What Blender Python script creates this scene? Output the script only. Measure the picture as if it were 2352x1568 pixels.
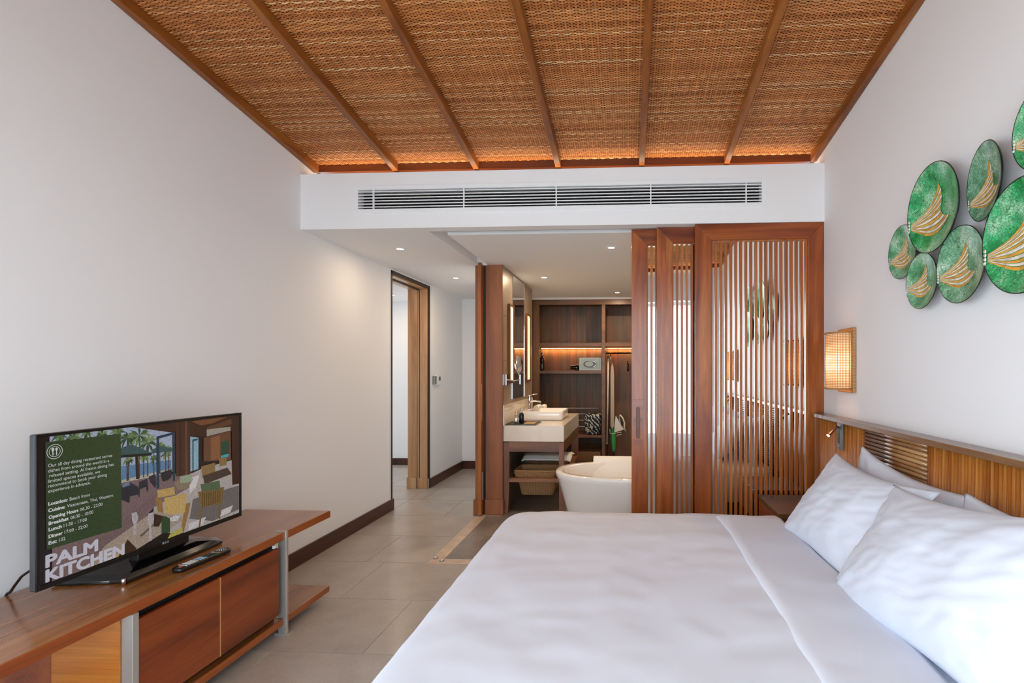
import bpy, math, random
from mathutils import Vector, Matrix, noise

for _o in list(bpy.data.objects):
    bpy.data.objects.remove(_o)
SC = bpy.context.scene
COL = SC.collection
random.seed(7)

# ------------------------------------------------------------------ camera
# world: x to the right, y into the room, z up; metres. Camera stands in the garden doorway.
LENS_PX = 1210.0
cam_d = bpy.data.cameras.new('camera')
cam_d.sensor_width = 36.0
cam_d.sensor_fit = 'HORIZONTAL'
cam_d.lens = LENS_PX / 2352.0 * 36.0
cam_d.shift_x = -(1376.0 - 1176.0) / 2352.0
cam_d.shift_y = (851.0 - 784.0) / 2352.0
cam_d.clip_start = 0.01
cam = bpy.data.objects.new('camera', cam_d)
COL.objects.link(cam)
cam.location = (0, 0, 1.40)
cam.rotation_euler = (math.radians(90), 0, math.radians(3.2))
SC.camera = cam

# ------------------------------------------------------------------ world, daylight, exposure
SKY_STRENGTH = 7.0
world = bpy.data.worlds.new('overcast_sky')
SC.world = world
world.use_nodes = True
_bg = world.node_tree.nodes['Background']
_bg.inputs['Color'].default_value = (0.80, 0.91, 1.0, 1)
_bg.inputs['Strength'].default_value = SKY_STRENGTH

SC.view_settings.view_transform = 'Standard'
SC.view_settings.look = 'None'
SC.view_settings.exposure = 0.0
SC.view_settings.gamma = 1.0
SC.view_settings.use_curve_mapping = False
SC.cycles.use_denoising = True
SC.cycles.max_bounces = 10
SC.cycles.diffuse_bounces = 6
SC.cycles.glossy_bounces = 6
SC.cycles.transparent_max_bounces = 8
SC.cycles.sample_clamp_indirect = 8.0
SC.cycles.caustics_refractive = False

# room key figures
LW, RW = -2.375, 1.342          # inner faces of left / right wall
WIN_X0, WIN_X1 = -2.15, 0.97    # garden door opening
Y_BACK = -0.12                  # inner face of the garden wall
Y_SOF = 3.695                   # face of the bulkhead with the air grille
Z_CEIL = 2.423                  # hall ceiling
Z_SOF = 2.824                   # top of the bulkhead
Y_FAR = 7.42


def portal(name, loc, rot, sx, sy):
    d = bpy.data.lights.new(name, 'AREA')
    d.shape = 'RECTANGLE'
    d.size, d.size_y = sx, sy
    d.cycles.is_portal = True
    o = bpy.data.objects.new(name, d)
    COL.objects.link(o)
    o.location = loc
    o.rotation_euler = rot
    return o


portal('garden_door_portal', ((WIN_X0 + WIN_X1) / 2, -0.42, 1.21), (math.radians(90), 0, 0), WIN_X1 - WIN_X0, 2.42)
portal('added_window_portal', (LW - 0.20, 0.675, 1.485), (0, math.radians(-90), 0), 1.73, 1.35)  # serves the window added in the near left wall
portal('side_room_portal', (-5.34, 6.0, 1.5), (0, math.radians(-90), 0), 1.2, 1.2)


def warm_area(name, loc, rot, sx, sy, watts, col=(1.0, 0.56, 0.22), spread=180):
    d = bpy.data.lights.new(name, 'AREA')
    d.shape = 'RECTANGLE'
    d.size, d.size_y = sx, sy
    d.energy = watts
    d.color = col
    d.spread = math.radians(spread)
    o = bpy.data.objects.new(name, d)
    COL.objects.link(o)
    o.location = loc
    o.rotation_euler = rot
    return o


# cove strips lying on the two bulkheads, and the strip under the wardrobe shelf
warm_area('cove_light_front', (-0.51, 3.842, 2.834), (math.radians(180), 0, 0), 3.6, 0.012, 5.5, (1.0, 0.80, 0.54))
warm_area('cove_light_garden', (-0.51, -0.242, 2.834), (math.radians(180), 0, 0), 3.6, 0.012, 5.5, (1.0, 0.80, 0.54))


# ------------------------------------------------------------------ helpers
def lin(h):
    if isinstance(h, str):
        h = h.lstrip('#')
        c = [int(h[i:i + 2], 16) / 255 for i in (0, 2, 4)]
    else:
        c = [v / 255 for v in h]
    return tuple((v / 12.92 if v <= 0.04045 else ((v + 0.055) / 1.055) ** 2.4) for v in c) + (1.0,)


ORG = {}     # where each object's own origin lies in the space its pieces are given in


def _link(o, parent):
    COL.objects.link(o)
    if parent is not None:
        o.parent = parent


def root(name, label=None, cat=None, loc=(0, 0, 0), rot=None, group=None, local=False, kind=None, parent=None, scale=None):
    o = bpy.data.objects.new(name, None)
    o.empty_display_size = 0.1
    _link(o, parent)
    o.location = Vector(loc) - (ORG[parent.name] if parent else Vector((0, 0, 0)))
    if rot is not None:
        o.rotation_euler = rot
    if scale:
        o.scale = (scale,) * 3
    ORG[o.name] = Vector((0, 0, 0)) if local else Vector(loc)
    tag(o, label, cat, group, kind)
    return o


def tag(o, label=None, cat=None, group=None, kind=None):
    if label:
        o['label'] = label
    if cat:
        o['category'] = cat
    if group:
        o['group'] = group
    if kind:
        o['kind'] = kind
    return o


class MB:
    def __init__(s):
        s.v, s.f, s.m = [], [], []
        s.uvw = None

    def add(s, vs, fs, mi=0):
        n = len(s.v)
        s.v.extend([tuple(p) for p in vs])
        for f in fs:
            s.f.append(tuple(n + i for i in f))
            s.m.append(mi)
        return s

    def box(s, x0, x1, y0, y1, z0, z1, mi=0):
        vs = [(x, y, z) for z in (z0, z1) for y in (y0, y1) for x in (x0, x1)]
        return s.add(vs, [(0, 2, 3, 1), (4, 5, 7, 6), (0, 1, 5, 4), (1, 3, 7, 5), (3, 2, 6, 7), (2, 0, 4, 6)], mi)

    def hexa(s, p, mi=0):
        """eight points, bottom loop then top loop, each counter-clockwise seen from above"""
        return s.add(p, [(3, 2, 1, 0), (4, 5, 6, 7), (0, 1, 5, 4), (1, 2, 6, 5), (2, 3, 7, 6), (3, 0, 4, 7)], mi)

    def loft(s, loops, cap0=True, cap1=True, closed=True, mi=0):
        n = len(loops[0])
        vs = [p for l in loops for p in l]
        fs = []
        for i in range(len(loops) - 1):
            for j in range(n if closed else n - 1):
                k = (j + 1) % n
                fs.append((i * n + j, i * n + k, (i + 1) * n + k, (i + 1) * n + j))
        if cap0:
            fs.append(tuple(range(n - 1, -1, -1)))
        if cap1:
            fs.append(tuple((len(loops) - 1) * n + j for j in range(n)))
        return s.add(vs, fs, mi)

    def tube(s, pts, r, n=10, caps=True, mi=0):
        pts = [Vector(p) for p in pts]
        rr = r if isinstance(r, (list, tuple)) else [r] * len(pts)
        loops = []
        ref = None
        for i, p in enumerate(pts):
            t = (pts[min(i + 1, len(pts) - 1)] - pts[max(i - 1, 0)]).normalized()
            if ref is None:
                ref = t.orthogonal().normalized()
            ref = (ref - t * ref.dot(t)).normalized()
            b = t.cross(ref)
            loops.append([p + (ref * math.cos(a) + b * math.sin(a)) * rr[i] for a in [2 * math.pi * k / n for k in range(n)]])
        return s.loft(loops, caps, caps, mi=mi)

    def lathe(s, prof, c=(0, 0, 0), n=24, axis='Z', caps=True, mi=0):
        loops = []
        for r, h in prof:
            l = []
            for k in range(n):
                a = 2 * math.pi * k / n
                p = (r * math.cos(a), r * math.sin(a), h)
                if axis == 'X':
                    p = (p[2], p[0], p[1])
                elif axis == 'Y':
                    p = (p[1], p[2], p[0])
                l.append((c[0] + p[0], c[1] + p[1], c[2] + p[2]))
            loops.append(l)
        return s.loft(loops, caps, caps, mi=mi)

    def prism(s, poly, axis, a, b, mi=0):
        """polygon in the two other axes, pushed from a to b along axis"""
        def put(p, h):
            return {'X': (h, p[0], p[1]), 'Y': (p[0], h, p[1]), 'Z': (p[0], p[1], h)}[axis]
        return s.loft([[put(p, a) for p in poly], [put(p, b) for p in poly]], mi=mi)

    def grid(s, fn, nu, nv, mi=0, flip=False):
        vs = [fn(i / nu, j / nv) for j in range(nv + 1) for i in range(nu + 1)]
        fs = []
        for j in range(nv):
            for i in range(nu):
                a = j * (nu + 1) + i
                q = (a, a + 1, a + nu + 2, a + nu + 1)
                fs.append(q[::-1] if flip else q)
        return s.add(vs, fs, mi)

    def mesh(s, name, mats, smooth=False, centre=True):
        c = Vector((0, 0, 0))
        if centre and s.v:
            lo = [min(p[k] for p in s.v) for k in range(3)]
            hi = [max(p[k] for p in s.v) for k in range(3)]
            c = Vector([(lo[k] + hi[k]) / 2 for k in range(3)])
        me = bpy.data.meshes.new(name)
        me.from_pydata([(p[0] - c[0], p[1] - c[1], p[2] - c[2]) for p in s.v], [], s.f)
        for m in (mats if isinstance(mats, (list, tuple)) else [mats]):
            me.materials.append(m)
        if any(s.m):
            me.polygons.foreach_set('material_index', s.m)
        if smooth:
            me.polygons.foreach_set('use_smooth', [True] * len(me.polygons))
        me.update()
        return me, c

    def build(s, name, mats, parent=None, smooth=False, bevel=0, label=None, cat=None, group=None, kind=None, seg=2, angle=None, fix=True):
        me, c = s.mesh(name, mats, smooth)
        if fix:
            import bmesh
            bm = bmesh.new()
            bm.from_mesh(me)
            bmesh.ops.recalc_face_normals(bm, faces=bm.faces)
            bm.to_mesh(me)
            bm.free()
        return place(name, me, c, parent, bevel, label, cat, group, kind, seg, angle)


def place(name, me, c, parent=None, bevel=0, label=None, cat=None, group=None, kind=None, seg=2, angle=None):
    o = bpy.data.objects.new(name, me)
    _link(o, parent)
    o.location = Vector(c) - (ORG[parent.name] if parent else Vector((0, 0, 0)))
    ORG[o.name] = Vector(c)
    if bevel:
        b = o.modifiers.new('soft_edges', 'BEVEL')
        b.width = bevel
        b.segments = seg
        b.limit_method = 'ANGLE'
        b.angle_limit = math.radians(angle or 40)
        b.harden_normals = False
    tag(o, label, cat, group, kind)
    return o


def box(name, mat, x0, x1, y0, y1, z0, z1, parent=None, bevel=0, **k):
    return MB().box(x0, x1, y0, y1, z0, z1).build(name, mat, parent, bevel=bevel, fix=False, **k)


def dup(o, loc=None, parent=None, label=None, group=None, rot=None, scale=None):
    c = o.copy()
    COL.objects.link(c)
    ORG[c.name] = ORG[o.name]
    if parent is not None:
        c.parent = parent
    if loc is not None:
        c.location = loc
    if rot is not None:
        c.rotation_euler = rot
    if scale is not None:
        c.scale = (scale,) * 3
    if label:
        c['label'] = label
    if group:
        c['group'] = group
    for ch in [x for x in COL.objects if x.parent == o]:
        dup(ch, None, c)
    return c


def rrect(x0, x1, y0, y1, r, n=5):
    """rounded rectangle, counter-clockwise list of 2-D points"""
    pts = []
    for cx, cy, a0 in ((x1 - r, y0 + r, -90), (x1 - r, y1 - r, 0), (x0 + r, y1 - r, 90), (x0 + r, y0 + r, 180)):
        for k in range(n + 1):
            a = math.radians(a0 + 90 * k / n)
            pts.append((cx + r * math.cos(a), cy + r * math.sin(a)))
    return pts


# ------------------------------------------------------------------ materials
class NT:
    def __init__(s, name):
        s.m = bpy.data.materials.new(name)
        s.m.use_nodes = True
        s.t = s.m.node_tree
        s.b = s.t.nodes['Principled BSDF']
        s.out = s.t.nodes['Material Output']

    def n(s, typ, **k):
        x = s.t.nodes.new(typ)
        for a, v in k.items():
            if a.startswith('i_'):
                x.inputs[a[2:].replace('_', ' ')].default_value = v
            else:
                setattr(x, a, v)
        return x

    def l(s, a, b):
        s.t.links.new(a, b)

    def ramp(s, fac, stops):
        r = s.n('ShaderNodeValToRGB')
        e = r.color_ramp.elements
        while len(e) < len(stops):
            e.new(0.5)
        for i, (p, c) in enumerate(stops):
            e[i].position = p
            e[i].color = c
        s.l(fac, r.inputs[0])
        return r

    def coords(s, scale=(1, 1, 1), jitter=0.0, gen='Object'):
        tc = s.n('ShaderNodeTexCoord')
        mp = s.n('ShaderNodeMapping')
        mp.inputs['Scale'].default_value = scale
        src = tc.outputs[gen]
        if jitter:
            oi = s.n('ShaderNodeObjectInfo')
            mu = s.n('ShaderNodeVectorMath', operation='SCALE')
            mu.inputs[0].default_value = (1.0, 0.73, 1.37)
            mm = s.n('ShaderNodeMath', operation='MULTIPLY')
            mm.inputs[1].default_value = jitter
            s.l(oi.outputs['Random'], mm.inputs[0])
            s.l(mm.outputs[0], mu.inputs['Scale'])
            ad = s.n('ShaderNodeVectorMath', operation='ADD')
            s.l(src, ad.inputs[0])
            s.l(mu.outputs[0], ad.inputs[1])
            src = ad.outputs[0]
        s.l(src, mp.inputs['Vector'])
        return mp.outputs[0]

    def bump(s, h, strength=0.1, dist=0.002):
        b = s.n('ShaderNodeBump')
        b.inputs['Strength'].default_value = strength
        b.inputs['Distance'].default_value = dist
        s.l(h, b.inputs['Height'])
        s.l(b.outputs[0], s.b.inputs['Normal'])

    def set(s, **k):
        for a, v in k.items():
            s.b.inputs[a.replace('_', ' ')].default_value = v
        return s


def wood(name, dark, mid, light, axis='Z', rough=0.36, freq=9.0, knot=0.5, coat=0.0, stain=0.0):
    dark, mid, light = ((c[0], c[1] * 0.96, c[2] * 0.68, 1.0) for c in (dark, mid, light))
    t = NT(name)
    k = {'X': 0, 'Y': 1, 'Z': 2}[axis]
    sc = [1.0, 1.0, 1.0]
    sc[k] = 0.09
    v = t.coords(tuple(a * freq for a in sc), jitter=11.0)
    n1 = t.n('ShaderNodeTexNoise', i_Scale=1.0, i_Detail=6.0, i_Roughness=0.62, i_Distortion=knot)
    t.l(v, n1.inputs['Vector'])
    sc2 = [1.0, 1.0, 1.0]
    sc2[k] = 0.02
    v2 = t.coords(tuple(a * 170 for a in sc2), jitter=3.0)
    n2 = t.n('ShaderNodeTexNoise', i_Scale=1.0, i_Detail=2.0)
    t.l(v2, n2.inputs['Vector'])
    r = t.ramp(n1.outputs['Fac'], [(0.30, dark), (0.5, mid), (0.72, light)])
    mx = t.n('ShaderNodeMix', data_type='RGBA', blend_type='MULTIPLY')
    mx.inputs['Factor'].default_value = 0.55
    r2 = t.ramp(n2.outputs['Fac'], [(0.3, (0.62, 0.58, 0.55, 1)), (0.62, (1, 1, 1, 1))])
    t.l(r.outputs[0], mx.inputs[6])
    t.l(r2.outputs[0], mx.inputs[7])
    col = mx.outputs[2]
    if stain:
        v3 = t.coords(tuple(a * 3.1 for a in ([0.35 if i == k else 1.0 for i in range(3)])), jitter=5.0)
        n3 = t.n('ShaderNodeTexNoise', i_Scale=1.0, i_Detail=3.0)
        t.l(v3, n3.inputs['Vector'])
        r3 = t.ramp(n3.outputs['Fac'], [(0.30, (1 - stain, 1 - stain, 1 - stain * 0.9, 1)), (0.44, (1, 1, 1, 1))])
        m3 = t.n('ShaderNodeMix', data_type='RGBA', blend_type='MULTIPLY')
        m3.inputs['Factor'].default_value = 1.0
        t.l(col, m3.inputs[6])
        t.l(r3.outputs[0], m3.inputs[7])
        col = m3.outputs[2]
    t.l(col, t.b.inputs['Base Color'])
    t.set(Roughness=rough)
    if coat:
        t.set(Coat_Weight=coat, Coat_Roughness=0.14)
    t.bump(n2.outputs['Fac'], 0.05, 0.0005)
    return t.m


def plain(name, col, rough=0.5, metal=0.0, bump=0.0, bscale=200.0, spec=None, var=0.0, vscale=3.0, coat=0.0):
    t = NT(name)
    t.set(Base_Color=col, Roughness=rough, Metallic=metal)
    if spec is not None:
        t.set(Specular_IOR_Level=spec)
    if coat:
        t.set(Coat_Weight=coat, Coat_Roughness=0.05)
    if bump or var:
        v = t.coords((1, 1, 1), gen='Object')
    if bump:
        n = t.n('ShaderNodeTexNoise', i_Scale=bscale, i_Detail=3.0)
        t.l(v, n.inputs['Vector'])
        t.bump(n.outputs['Fac'], bump, 0.002)
    if var:
        n = t.n('ShaderNodeTexNoise', i_Scale=vscale, i_Detail=4.0)
        t.l(v, n.inputs['Vector'])
        a = tuple(c * (1 - var) for c in col[:3]) + (1,)
        b = tuple(min(1, c * (1 + var)) for c in col[:3]) + (1,)
        r = t.ramp(n.outputs['Fac'], [(0.3, a), (0.7, b)])
        t.l(r.outputs[0], t.b.inputs['Base Color'])
    return t.m


def glow(name, col, strength):
    t = NT(name)
    t.set(Base_Color=(0, 0, 0, 1), Roughness=0.5)
    t.b.inputs['Emission Color'].default_value = col
    t.b.inputs['Emission Strength'].default_value = strength
    return t.m


def tile_mat(name, c0, c1, c2, rough=0.32, grout=False):
    t = NT(name)
    v = t.coords((1, 1, 1), jitter=37.0)
    n1 = t.n('ShaderNodeTexNoise', i_Scale=3.2, i_Detail=8.0, i_Roughness=0.62)
    t.l(v, n1.inputs['Vector'])
    r = t.ramp(n1.outputs['Fac'], [(0.3, c0), (0.5, c1), (0.72, c2)])
    n2 = t.n('ShaderNodeTexNoise', i_Scale=140.0, i_Detail=2.0)
    t.l(v, n2.inputs['Vector'])
    mx = t.n('ShaderNodeMix', data_type='RGBA', blend_type='MULTIPLY')
    mx.inputs['Factor'].default_value = 0.35
    r2 = t.ramp(n2.outputs['Fac'], [(0.35, (0.72, 0.72, 0.72, 1)), (0.6, (1, 1, 1, 1))])
    t.l(r.outputs[0], mx.inputs[6])
    t.l(r2.outputs[0], mx.inputs[7])
    t.l(mx.outputs[2], t.b.inputs['Base Color'])
    t.set(Roughness=rough)
    t.bump(n2.outputs['Fac'], 0.04, 0.001)
    return t.m


def woven(name, c0, c1, c2, rough=0.55):
    """straw strands: tone changes from strand to strand (vertex colour) and along each strand"""
    t = NT(name)
    at = t.n('ShaderNodeAttribute', attribute_name='strand')
    r = t.ramp(at.outputs['Fac'], [(0.0, c0), (0.55, c1), (1.0, c2)])
    v = t.coords((9, 30, 9), jitter=9.0)
    n = t.n('ShaderNodeTexNoise', i_Scale=1.0, i_Detail=3.0)
    t.l(v, n.inputs['Vector'])
    r2 = t.ramp(n.outputs['Fac'], [(0.3, (0.66, 0.62, 0.58, 1)), (0.65, (1, 1, 1, 1))])
    mx = t.n('ShaderNodeMix', data_type='RGBA', blend_type='MULTIPLY')
    mx.inputs['Factor'].default_value = 0.8
    t.l(r.outputs[0], mx.inputs[6])
    t.l(r2.outputs[0], mx.inputs[7])
    t.l(mx.outputs[2], t.b.inputs['Base Color'])
    t.set(Roughness=rough)
    return t.m


def basket_mat(name, c0, c1, rough=0.7):
    t = NT(name)
    v = t.coords((1, 1, 1), jitter=2.0)
    w = t.n('ShaderNodeTexWave', wave_type='BANDS', bands_direction='Z', i_Scale=45.0, i_Distortion=2.0)
    t.l(v, w.inputs['Vector'])
    n = t.n('ShaderNodeTexNoise', i_Scale=120.0, i_Detail=3.0)
    t.l(v, n.inputs['Vector'])
    ml = t.n('ShaderNodeMath', operation='MULTIPLY')
    t.l(w.outputs['Fac'], ml.inputs[0])
    t.l(n.outputs['Fac'], ml.inputs[1])
    r = t.ramp(ml.outputs[0], [(0.08, c0), (0.5, c1)])
    t.l(r.outputs[0], t.b.inputs['Base Color'])
    t.set(Roughness=rough)
    t.bump(ml.outputs[0], 0.6, 0.004)
    return t.m


M = {}
M['wall'] = plain('wall_plaster', lin('#eeeff1'), 0.85, bump=0.03, bscale=300)
M['wall_l'] = M['wall']
M['white'] = plain('white_paint', lin('#ecebec'), 0.55)
M['vent_white'] = plain('vent_white', lin('#eef1f4'), 0.4)
M['dark_void'] = plain('dark_void', lin('#101312'), 0.9)
M['rafter'] = wood('rafter_teak', lin('#6a3814'), lin('#915323'), lin('#aa6e36'), 'Y', 0.42, 10)
M['eave'] = wood('eave_teak', lin('#3f1c0d'), lin('#632f15'), lin('#7a411f'), 'X', 0.4, 9)
M['weave'] = woven('ceiling_straw', lin('#a8622f'), lin('#da8d4c'), lin('#f5cf9c'))
M['weave_d'] = plain('ceiling_straw_warp', lin('#8a5830'), 0.7)
M['deck'] = plain('ceiling_dark_deck', lin('#5a3216'), 0.9)
M['teak_z'] = wood('teak_upright', lin('#60260d'), lin('#9b4c1d'), lin('#c47a3c'), 'Z', 0.33, 8, 0.7, coat=0.25, stain=0.35)
M['teak_x'] = wood('teak_cross', lin('#56200c'), lin('#8c401a'), lin('#b2642f'), 'X', 0.33, 8, 0.9, coat=0.25, stain=0.3)
M['teak_slat'] = wood('teak_slat', lin('#8a411a'), lin('#ad6028'), lin('#c67c3e'), 'Z', 0.35, 8, 0.3, coat=0.15)
M['rib_z'] = wood('teak_rib_upright', lin('#8f4c20'), lin('#bb7439'), lin('#d69a5c'), 'Z', 0.28, 11, 0.4, coat=0.4, stain=0.25)
M['rib_y'] = wood('teak_rib_level_lit', lin('#82553a'), lin('#a87a58'), lin('#c09874'), 'Y', 0.2, 9, 0.4, coat=1.0)  # tones raised so the colour carries window highlights on the level ribs
M['hb_cap'] = wood('headboard_cap', lin('#5a3826'), lin('#7b5540'), lin('#93705a'), 'Y', 0.3, 8, 0.5, coat=0.4)
M['hb_back'] = plain('headboard_back', lin('#4a2410'), 0.6)
M['walnut_z'] = wood('walnut_upright', lin('#3f291f'), lin('#5f3f2e'), lin('#77533d'), 'Z', 0.42, 10, 0.4)
M['walnut_x'] = wood('walnut_cross', lin('#4a3024'), lin('#6b4836'), lin('#80583f'), 'X', 0.4, 9, 0.4)
M['walnut_a'] = wood('walnut_board_a', lin('#52331f'), lin('#7a4e34'), lin('#8d6042'), 'Z', 0.45, 12, 0.3)
M['walnut_b'] = wood('walnut_board_b', lin('#4c382b'), lin('#6d4f3c'), lin('#82614b'), 'Z', 0.45, 12, 0.3)
M['vanity'] = wood('vanity_wood', lin('#5d3c2e'), lin('#835440'), lin('#9c6a4c'), 'X', 0.42, 7, 0.9, stain=0.25)
M['vanity_z'] = wood('vanity_leg_wood', lin('#5d3c2e'), lin('#7f5140'), lin('#95654c'), 'Z', 0.42, 7, 0.9, stain=0.2)
M['post'] = wood('door_post_wood', lin('#71402a'), lin('#925636'), lin('#a86c48'), 'Z', 0.42, 5, 0.9, stain=0.2)
M['post_lit'] = wood('sliding_door_wood_lit', lin('#7f4420'), lin('#a5622f'), lin('#b9763c'), 'Z', 0.4, 7, 0.5)  # lit version of the post wood, brightness put into the colour
M['jamb'] = wood('jamb_wood_lit', lin('#9a6c54'), lin('#ba8e74'), lin('#d0ae98'), 'Z', 0.35, 6, 0.8, coat=0.3)  # lightened so the colour holds the whitish glare on the jambs
M['casing'] = plain('dark_casing', lin('#2e1c12'), 0.5)
M['base'] = wood('baseboard_wood', lin('#2e140a'), lin('#492312'), lin('#5c321b'), 'Y', 0.4, 8)
M['cab_top'] = wood('cabinet_top_teak', lin('#71421f'), lin('#935b31'), lin('#aa774a'), 'Y', 0.26, 10, 0.35, coat=0.5)
M['cab_edge'] = wood('cabinet_edge_teak', lin('#70300f'), lin('#96491c'), lin('#ab6330'), 'Y', 0.3, 8, 0.4, coat=0.3)
M['cab_door'] = wood('cabinet_door_teak', lin('#5f230c'), lin('#883b15'), lin('#a4562a'), 'Y', 0.3, 8, 0.45, coat=0.3, stain=0.45)
M['cab_end'] = wood('cabinet_end_teak', lin('#9a5220'), lin('#bd7130'), lin('#cf8a45'), 'X', 0.32, 5, 1.2, coat=0.2)
M['cab_dark'] = plain('cabinet_dark_inside', lin('#160d0a'), 0.7)
M['steel'] = plain('brushed_steel', lin('#c2beb8'), 0.36, 0.65)
M['chrome'] = plain('chrome', lin('#e8e8ea'), 0.08, 1.0)
M['dull_metal'] = plain('dull_grey_metal', lin('#8c8f8e'), 0.4, 0.7)
M['black'] = plain('black_plastic', lin('#0c0d0d'), 0.3)
M['black_gloss'] = plain('black_gloss', lin('#070707'), 0.12, coat=0.5)
M['tv_side'] = plain('tv_side_grey', lin('#3a3c40'), 0.4, 0.3)
M['linen'] = plain('white_linen', lin('#dce2ef'), 0.85, bump=0.05, bscale=900)
M['pillow'] = plain('pillow_cotton', lin('#dae1ee'), 0.8, bump=0.04, bscale=1200)
M['ceramic'] = plain('white_ceramic', lin('#f2eeea'), 0.12, coat=0.4)
M['tub'] = plain('tub_acrylic', lin('#efe9e3'), 0.16, coat=0.3)
M['marble'] = plain('cream_marble', lin('#ddd0c0'), 0.12, var=0.07, vscale=6)
M['stone'] = plain('beige_stone', lin('#c6b09a'), 0.22, var=0.12, vscale=9)
M['taupe'] = plain('taupe_wall_tile', lin('#94806b'), 0.35, var=0.06, vscale=5)
M['taupe_d'] = plain('grey_wall_tile', lin('#55544c'), 0.35, var=0.06, vscale=5)
M['tile'] = tile_mat('floor_tile', lin('#9f968d'), lin('#aea59c'), lin('#bab1a8'), 0.30)
M['tile_w'] = tile_mat('bath_tile', lin('#716961'), lin('#82786f'), lin('#8f857b'), 0.28)
M['grout'] = plain('grout', lin('#b9aa9c'), 0.8)
M['grout_d'] = plain('grout_dark', lin('#5d5750'), 0.8)
M['basket'] = basket_mat('seagrass', lin('#7a5230'), lin('#c39a68'))
M['basket_d'] = basket_mat('seagrass_dark', lin('#5a3b24'), lin('#96704a'))
M['cane'] = plain('cane', lin('#c08a52'), 0.5)
M['cane_rope'] = basket_mat('cane_rope', lin('#9a6a38'), lin('#d6a46a'))
M['towel'] = plain('white_towel', lin('#efece6'), 0.95, bump=0.25, bscale=500)
M['safe'] = plain('safe_grey', lin('#8b948f'), 0.45, 0.3, bump=0.1, bscale=900)
M['copper'] = plain('copper', lin('#b87850'), 0.3, 0.9)
M['green_fabric'] = plain('green_umbrella_cloth', lin('#3fb867'), 0.6)
M['iron_white'] = plain('iron_white_plastic', lin('#dedad6'), 0.35)
M['board_cloth'] = plain('ironing_board_cloth', lin('#b5aca0'), 0.8)
M['terrace'] = plain('terrace_stone', lin('#e6e1d8'), 0.8)

t = NT('mirror_glass')
t.set(Base_Color=(0.86, 0.88, 0.88, 1), Metallic=1.0, Roughness=0.015)
M['mirror'] = t.m
t = NT('window_glass')
_tr = t.n('ShaderNodeBsdfTransparent')
_gl = t.n('ShaderNodeBsdfGlossy')
_gl.inputs['Roughness'].default_value = 0.02
_mx = t.n('ShaderNodeMixShader')
_mx.inputs[0].default_value = 0.06
t.l(_tr.outputs[0], _mx.inputs[1])
t.l(_gl.outputs[0], _mx.inputs[2])
t.l(_mx.outputs[0], t.out.inputs['Surface'])
M['glass'] = t.m
t = NT('lamp_paper')
_tl = t.n('ShaderNodeBsdfTranslucent')
_tl.inputs['Color'].default_value = (0.95, 0.86, 0.70, 1)
_df = t.n('ShaderNodeBsdfDiffuse')
_df.inputs['Color'].default_value = (0.9, 0.85, 0.75, 1)
_mx = t.n('ShaderNodeMixShader')
_mx.inputs[0].default_value = 0.25
t.l(_tl.outputs[0], _mx.inputs[1])
t.l(_df.outputs[0], _mx.inputs[2])
t.l(_mx.outputs[0], t.out.inputs['Surface'])
M['paper'] = t.m

# ================================================================== THE SETTING
SLOPE = 0.131
Y_EAVE, Y_RIDGE, Y_EAVE_B = 3.85, 1.80, -0.25
Z_RAF = 2.893


def raf_z(y):
    return Z_RAF + SLOPE * ((Y_EAVE - y) if y >= Y_RIDGE else (y - Y_EAVE_B))


def gable(y0, y1, z0, extra=0.12):
    """(y, z) outline of a gable wall piece up into the roof"""
    top = [(y1, raf_z(y1) + extra)]
    if y0 < Y_RIDGE < y1:
        top.append((Y_RIDGE, raf_z(Y_RIDGE) + extra))
    top.append((y0, raf_z(y0) + extra))
    return [(y0, z0), (y1, z0)] + top


# ---- floor: grout bed, tiles, stone border
floor = MB().box(-5.4, RW + 0.12, -0.5, 8.1, -0.12, -0.0024).build('floor', M['grout'], kind='structure', fix=False)
TH = 0.03
J = 0.0022


def tile(x0, x1, y0, y1, mat='tile', name='floor_tile'):
    if x1 - x0 < 0.02 or y1 - y0 < 0.02:
        return
    box(name, M[mat], x0 + J, x1 - J, y0 + J, y1 - J, -TH, 0.0, floor)


TL, TW = 0.92, 0.6125
BX0, BX1, BY0, BY1 = -1.466, -1.368, 3.75, 3.85      # stone border
row_y = [-0.45 + 0, 0.085, 0.6975, 1.31, 1.9225, 2.535, 3.1475, 3.76, 4.3725, 4.985, 5.5975, 6.21, 6.8225, 7.42]
offs = [-1.315, -1.775, -1.315, -1.775, -1.775, -1.315, -1.775, -1.92, -1.46, -1.78, -1.315, -1.78, -1.315]
for i in range(len(row_y) - 1):
    y0, y1 = row_y[i], row_y[i + 1]
    x = offs[i] - TL * 6
    while x < RW:
        xa, xb = x, x + TL
        x += TL
        if y0 < 3.7:
            xa, xb = max(xa, LW), min(xb, RW)
            tile(xa, xb, y0, min(y1, BY0) if xb > BX0 and y1 > BY0 else y1)
        else:
            xa, xb = max(xa, LW), min(xb, BX0)
            if xb > xa:
                tile(xa, xb, y0, y1)
# side room floor
for i in range(7):
    for j in range(5):
        tile(-5.3 + j * 0.6, min(-5.3 + (j + 1) * 0.6, LW), 4.3725 + i * 0.6125 - 0.0, 4.3725 + (i + 1) * 0.6125)
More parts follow.
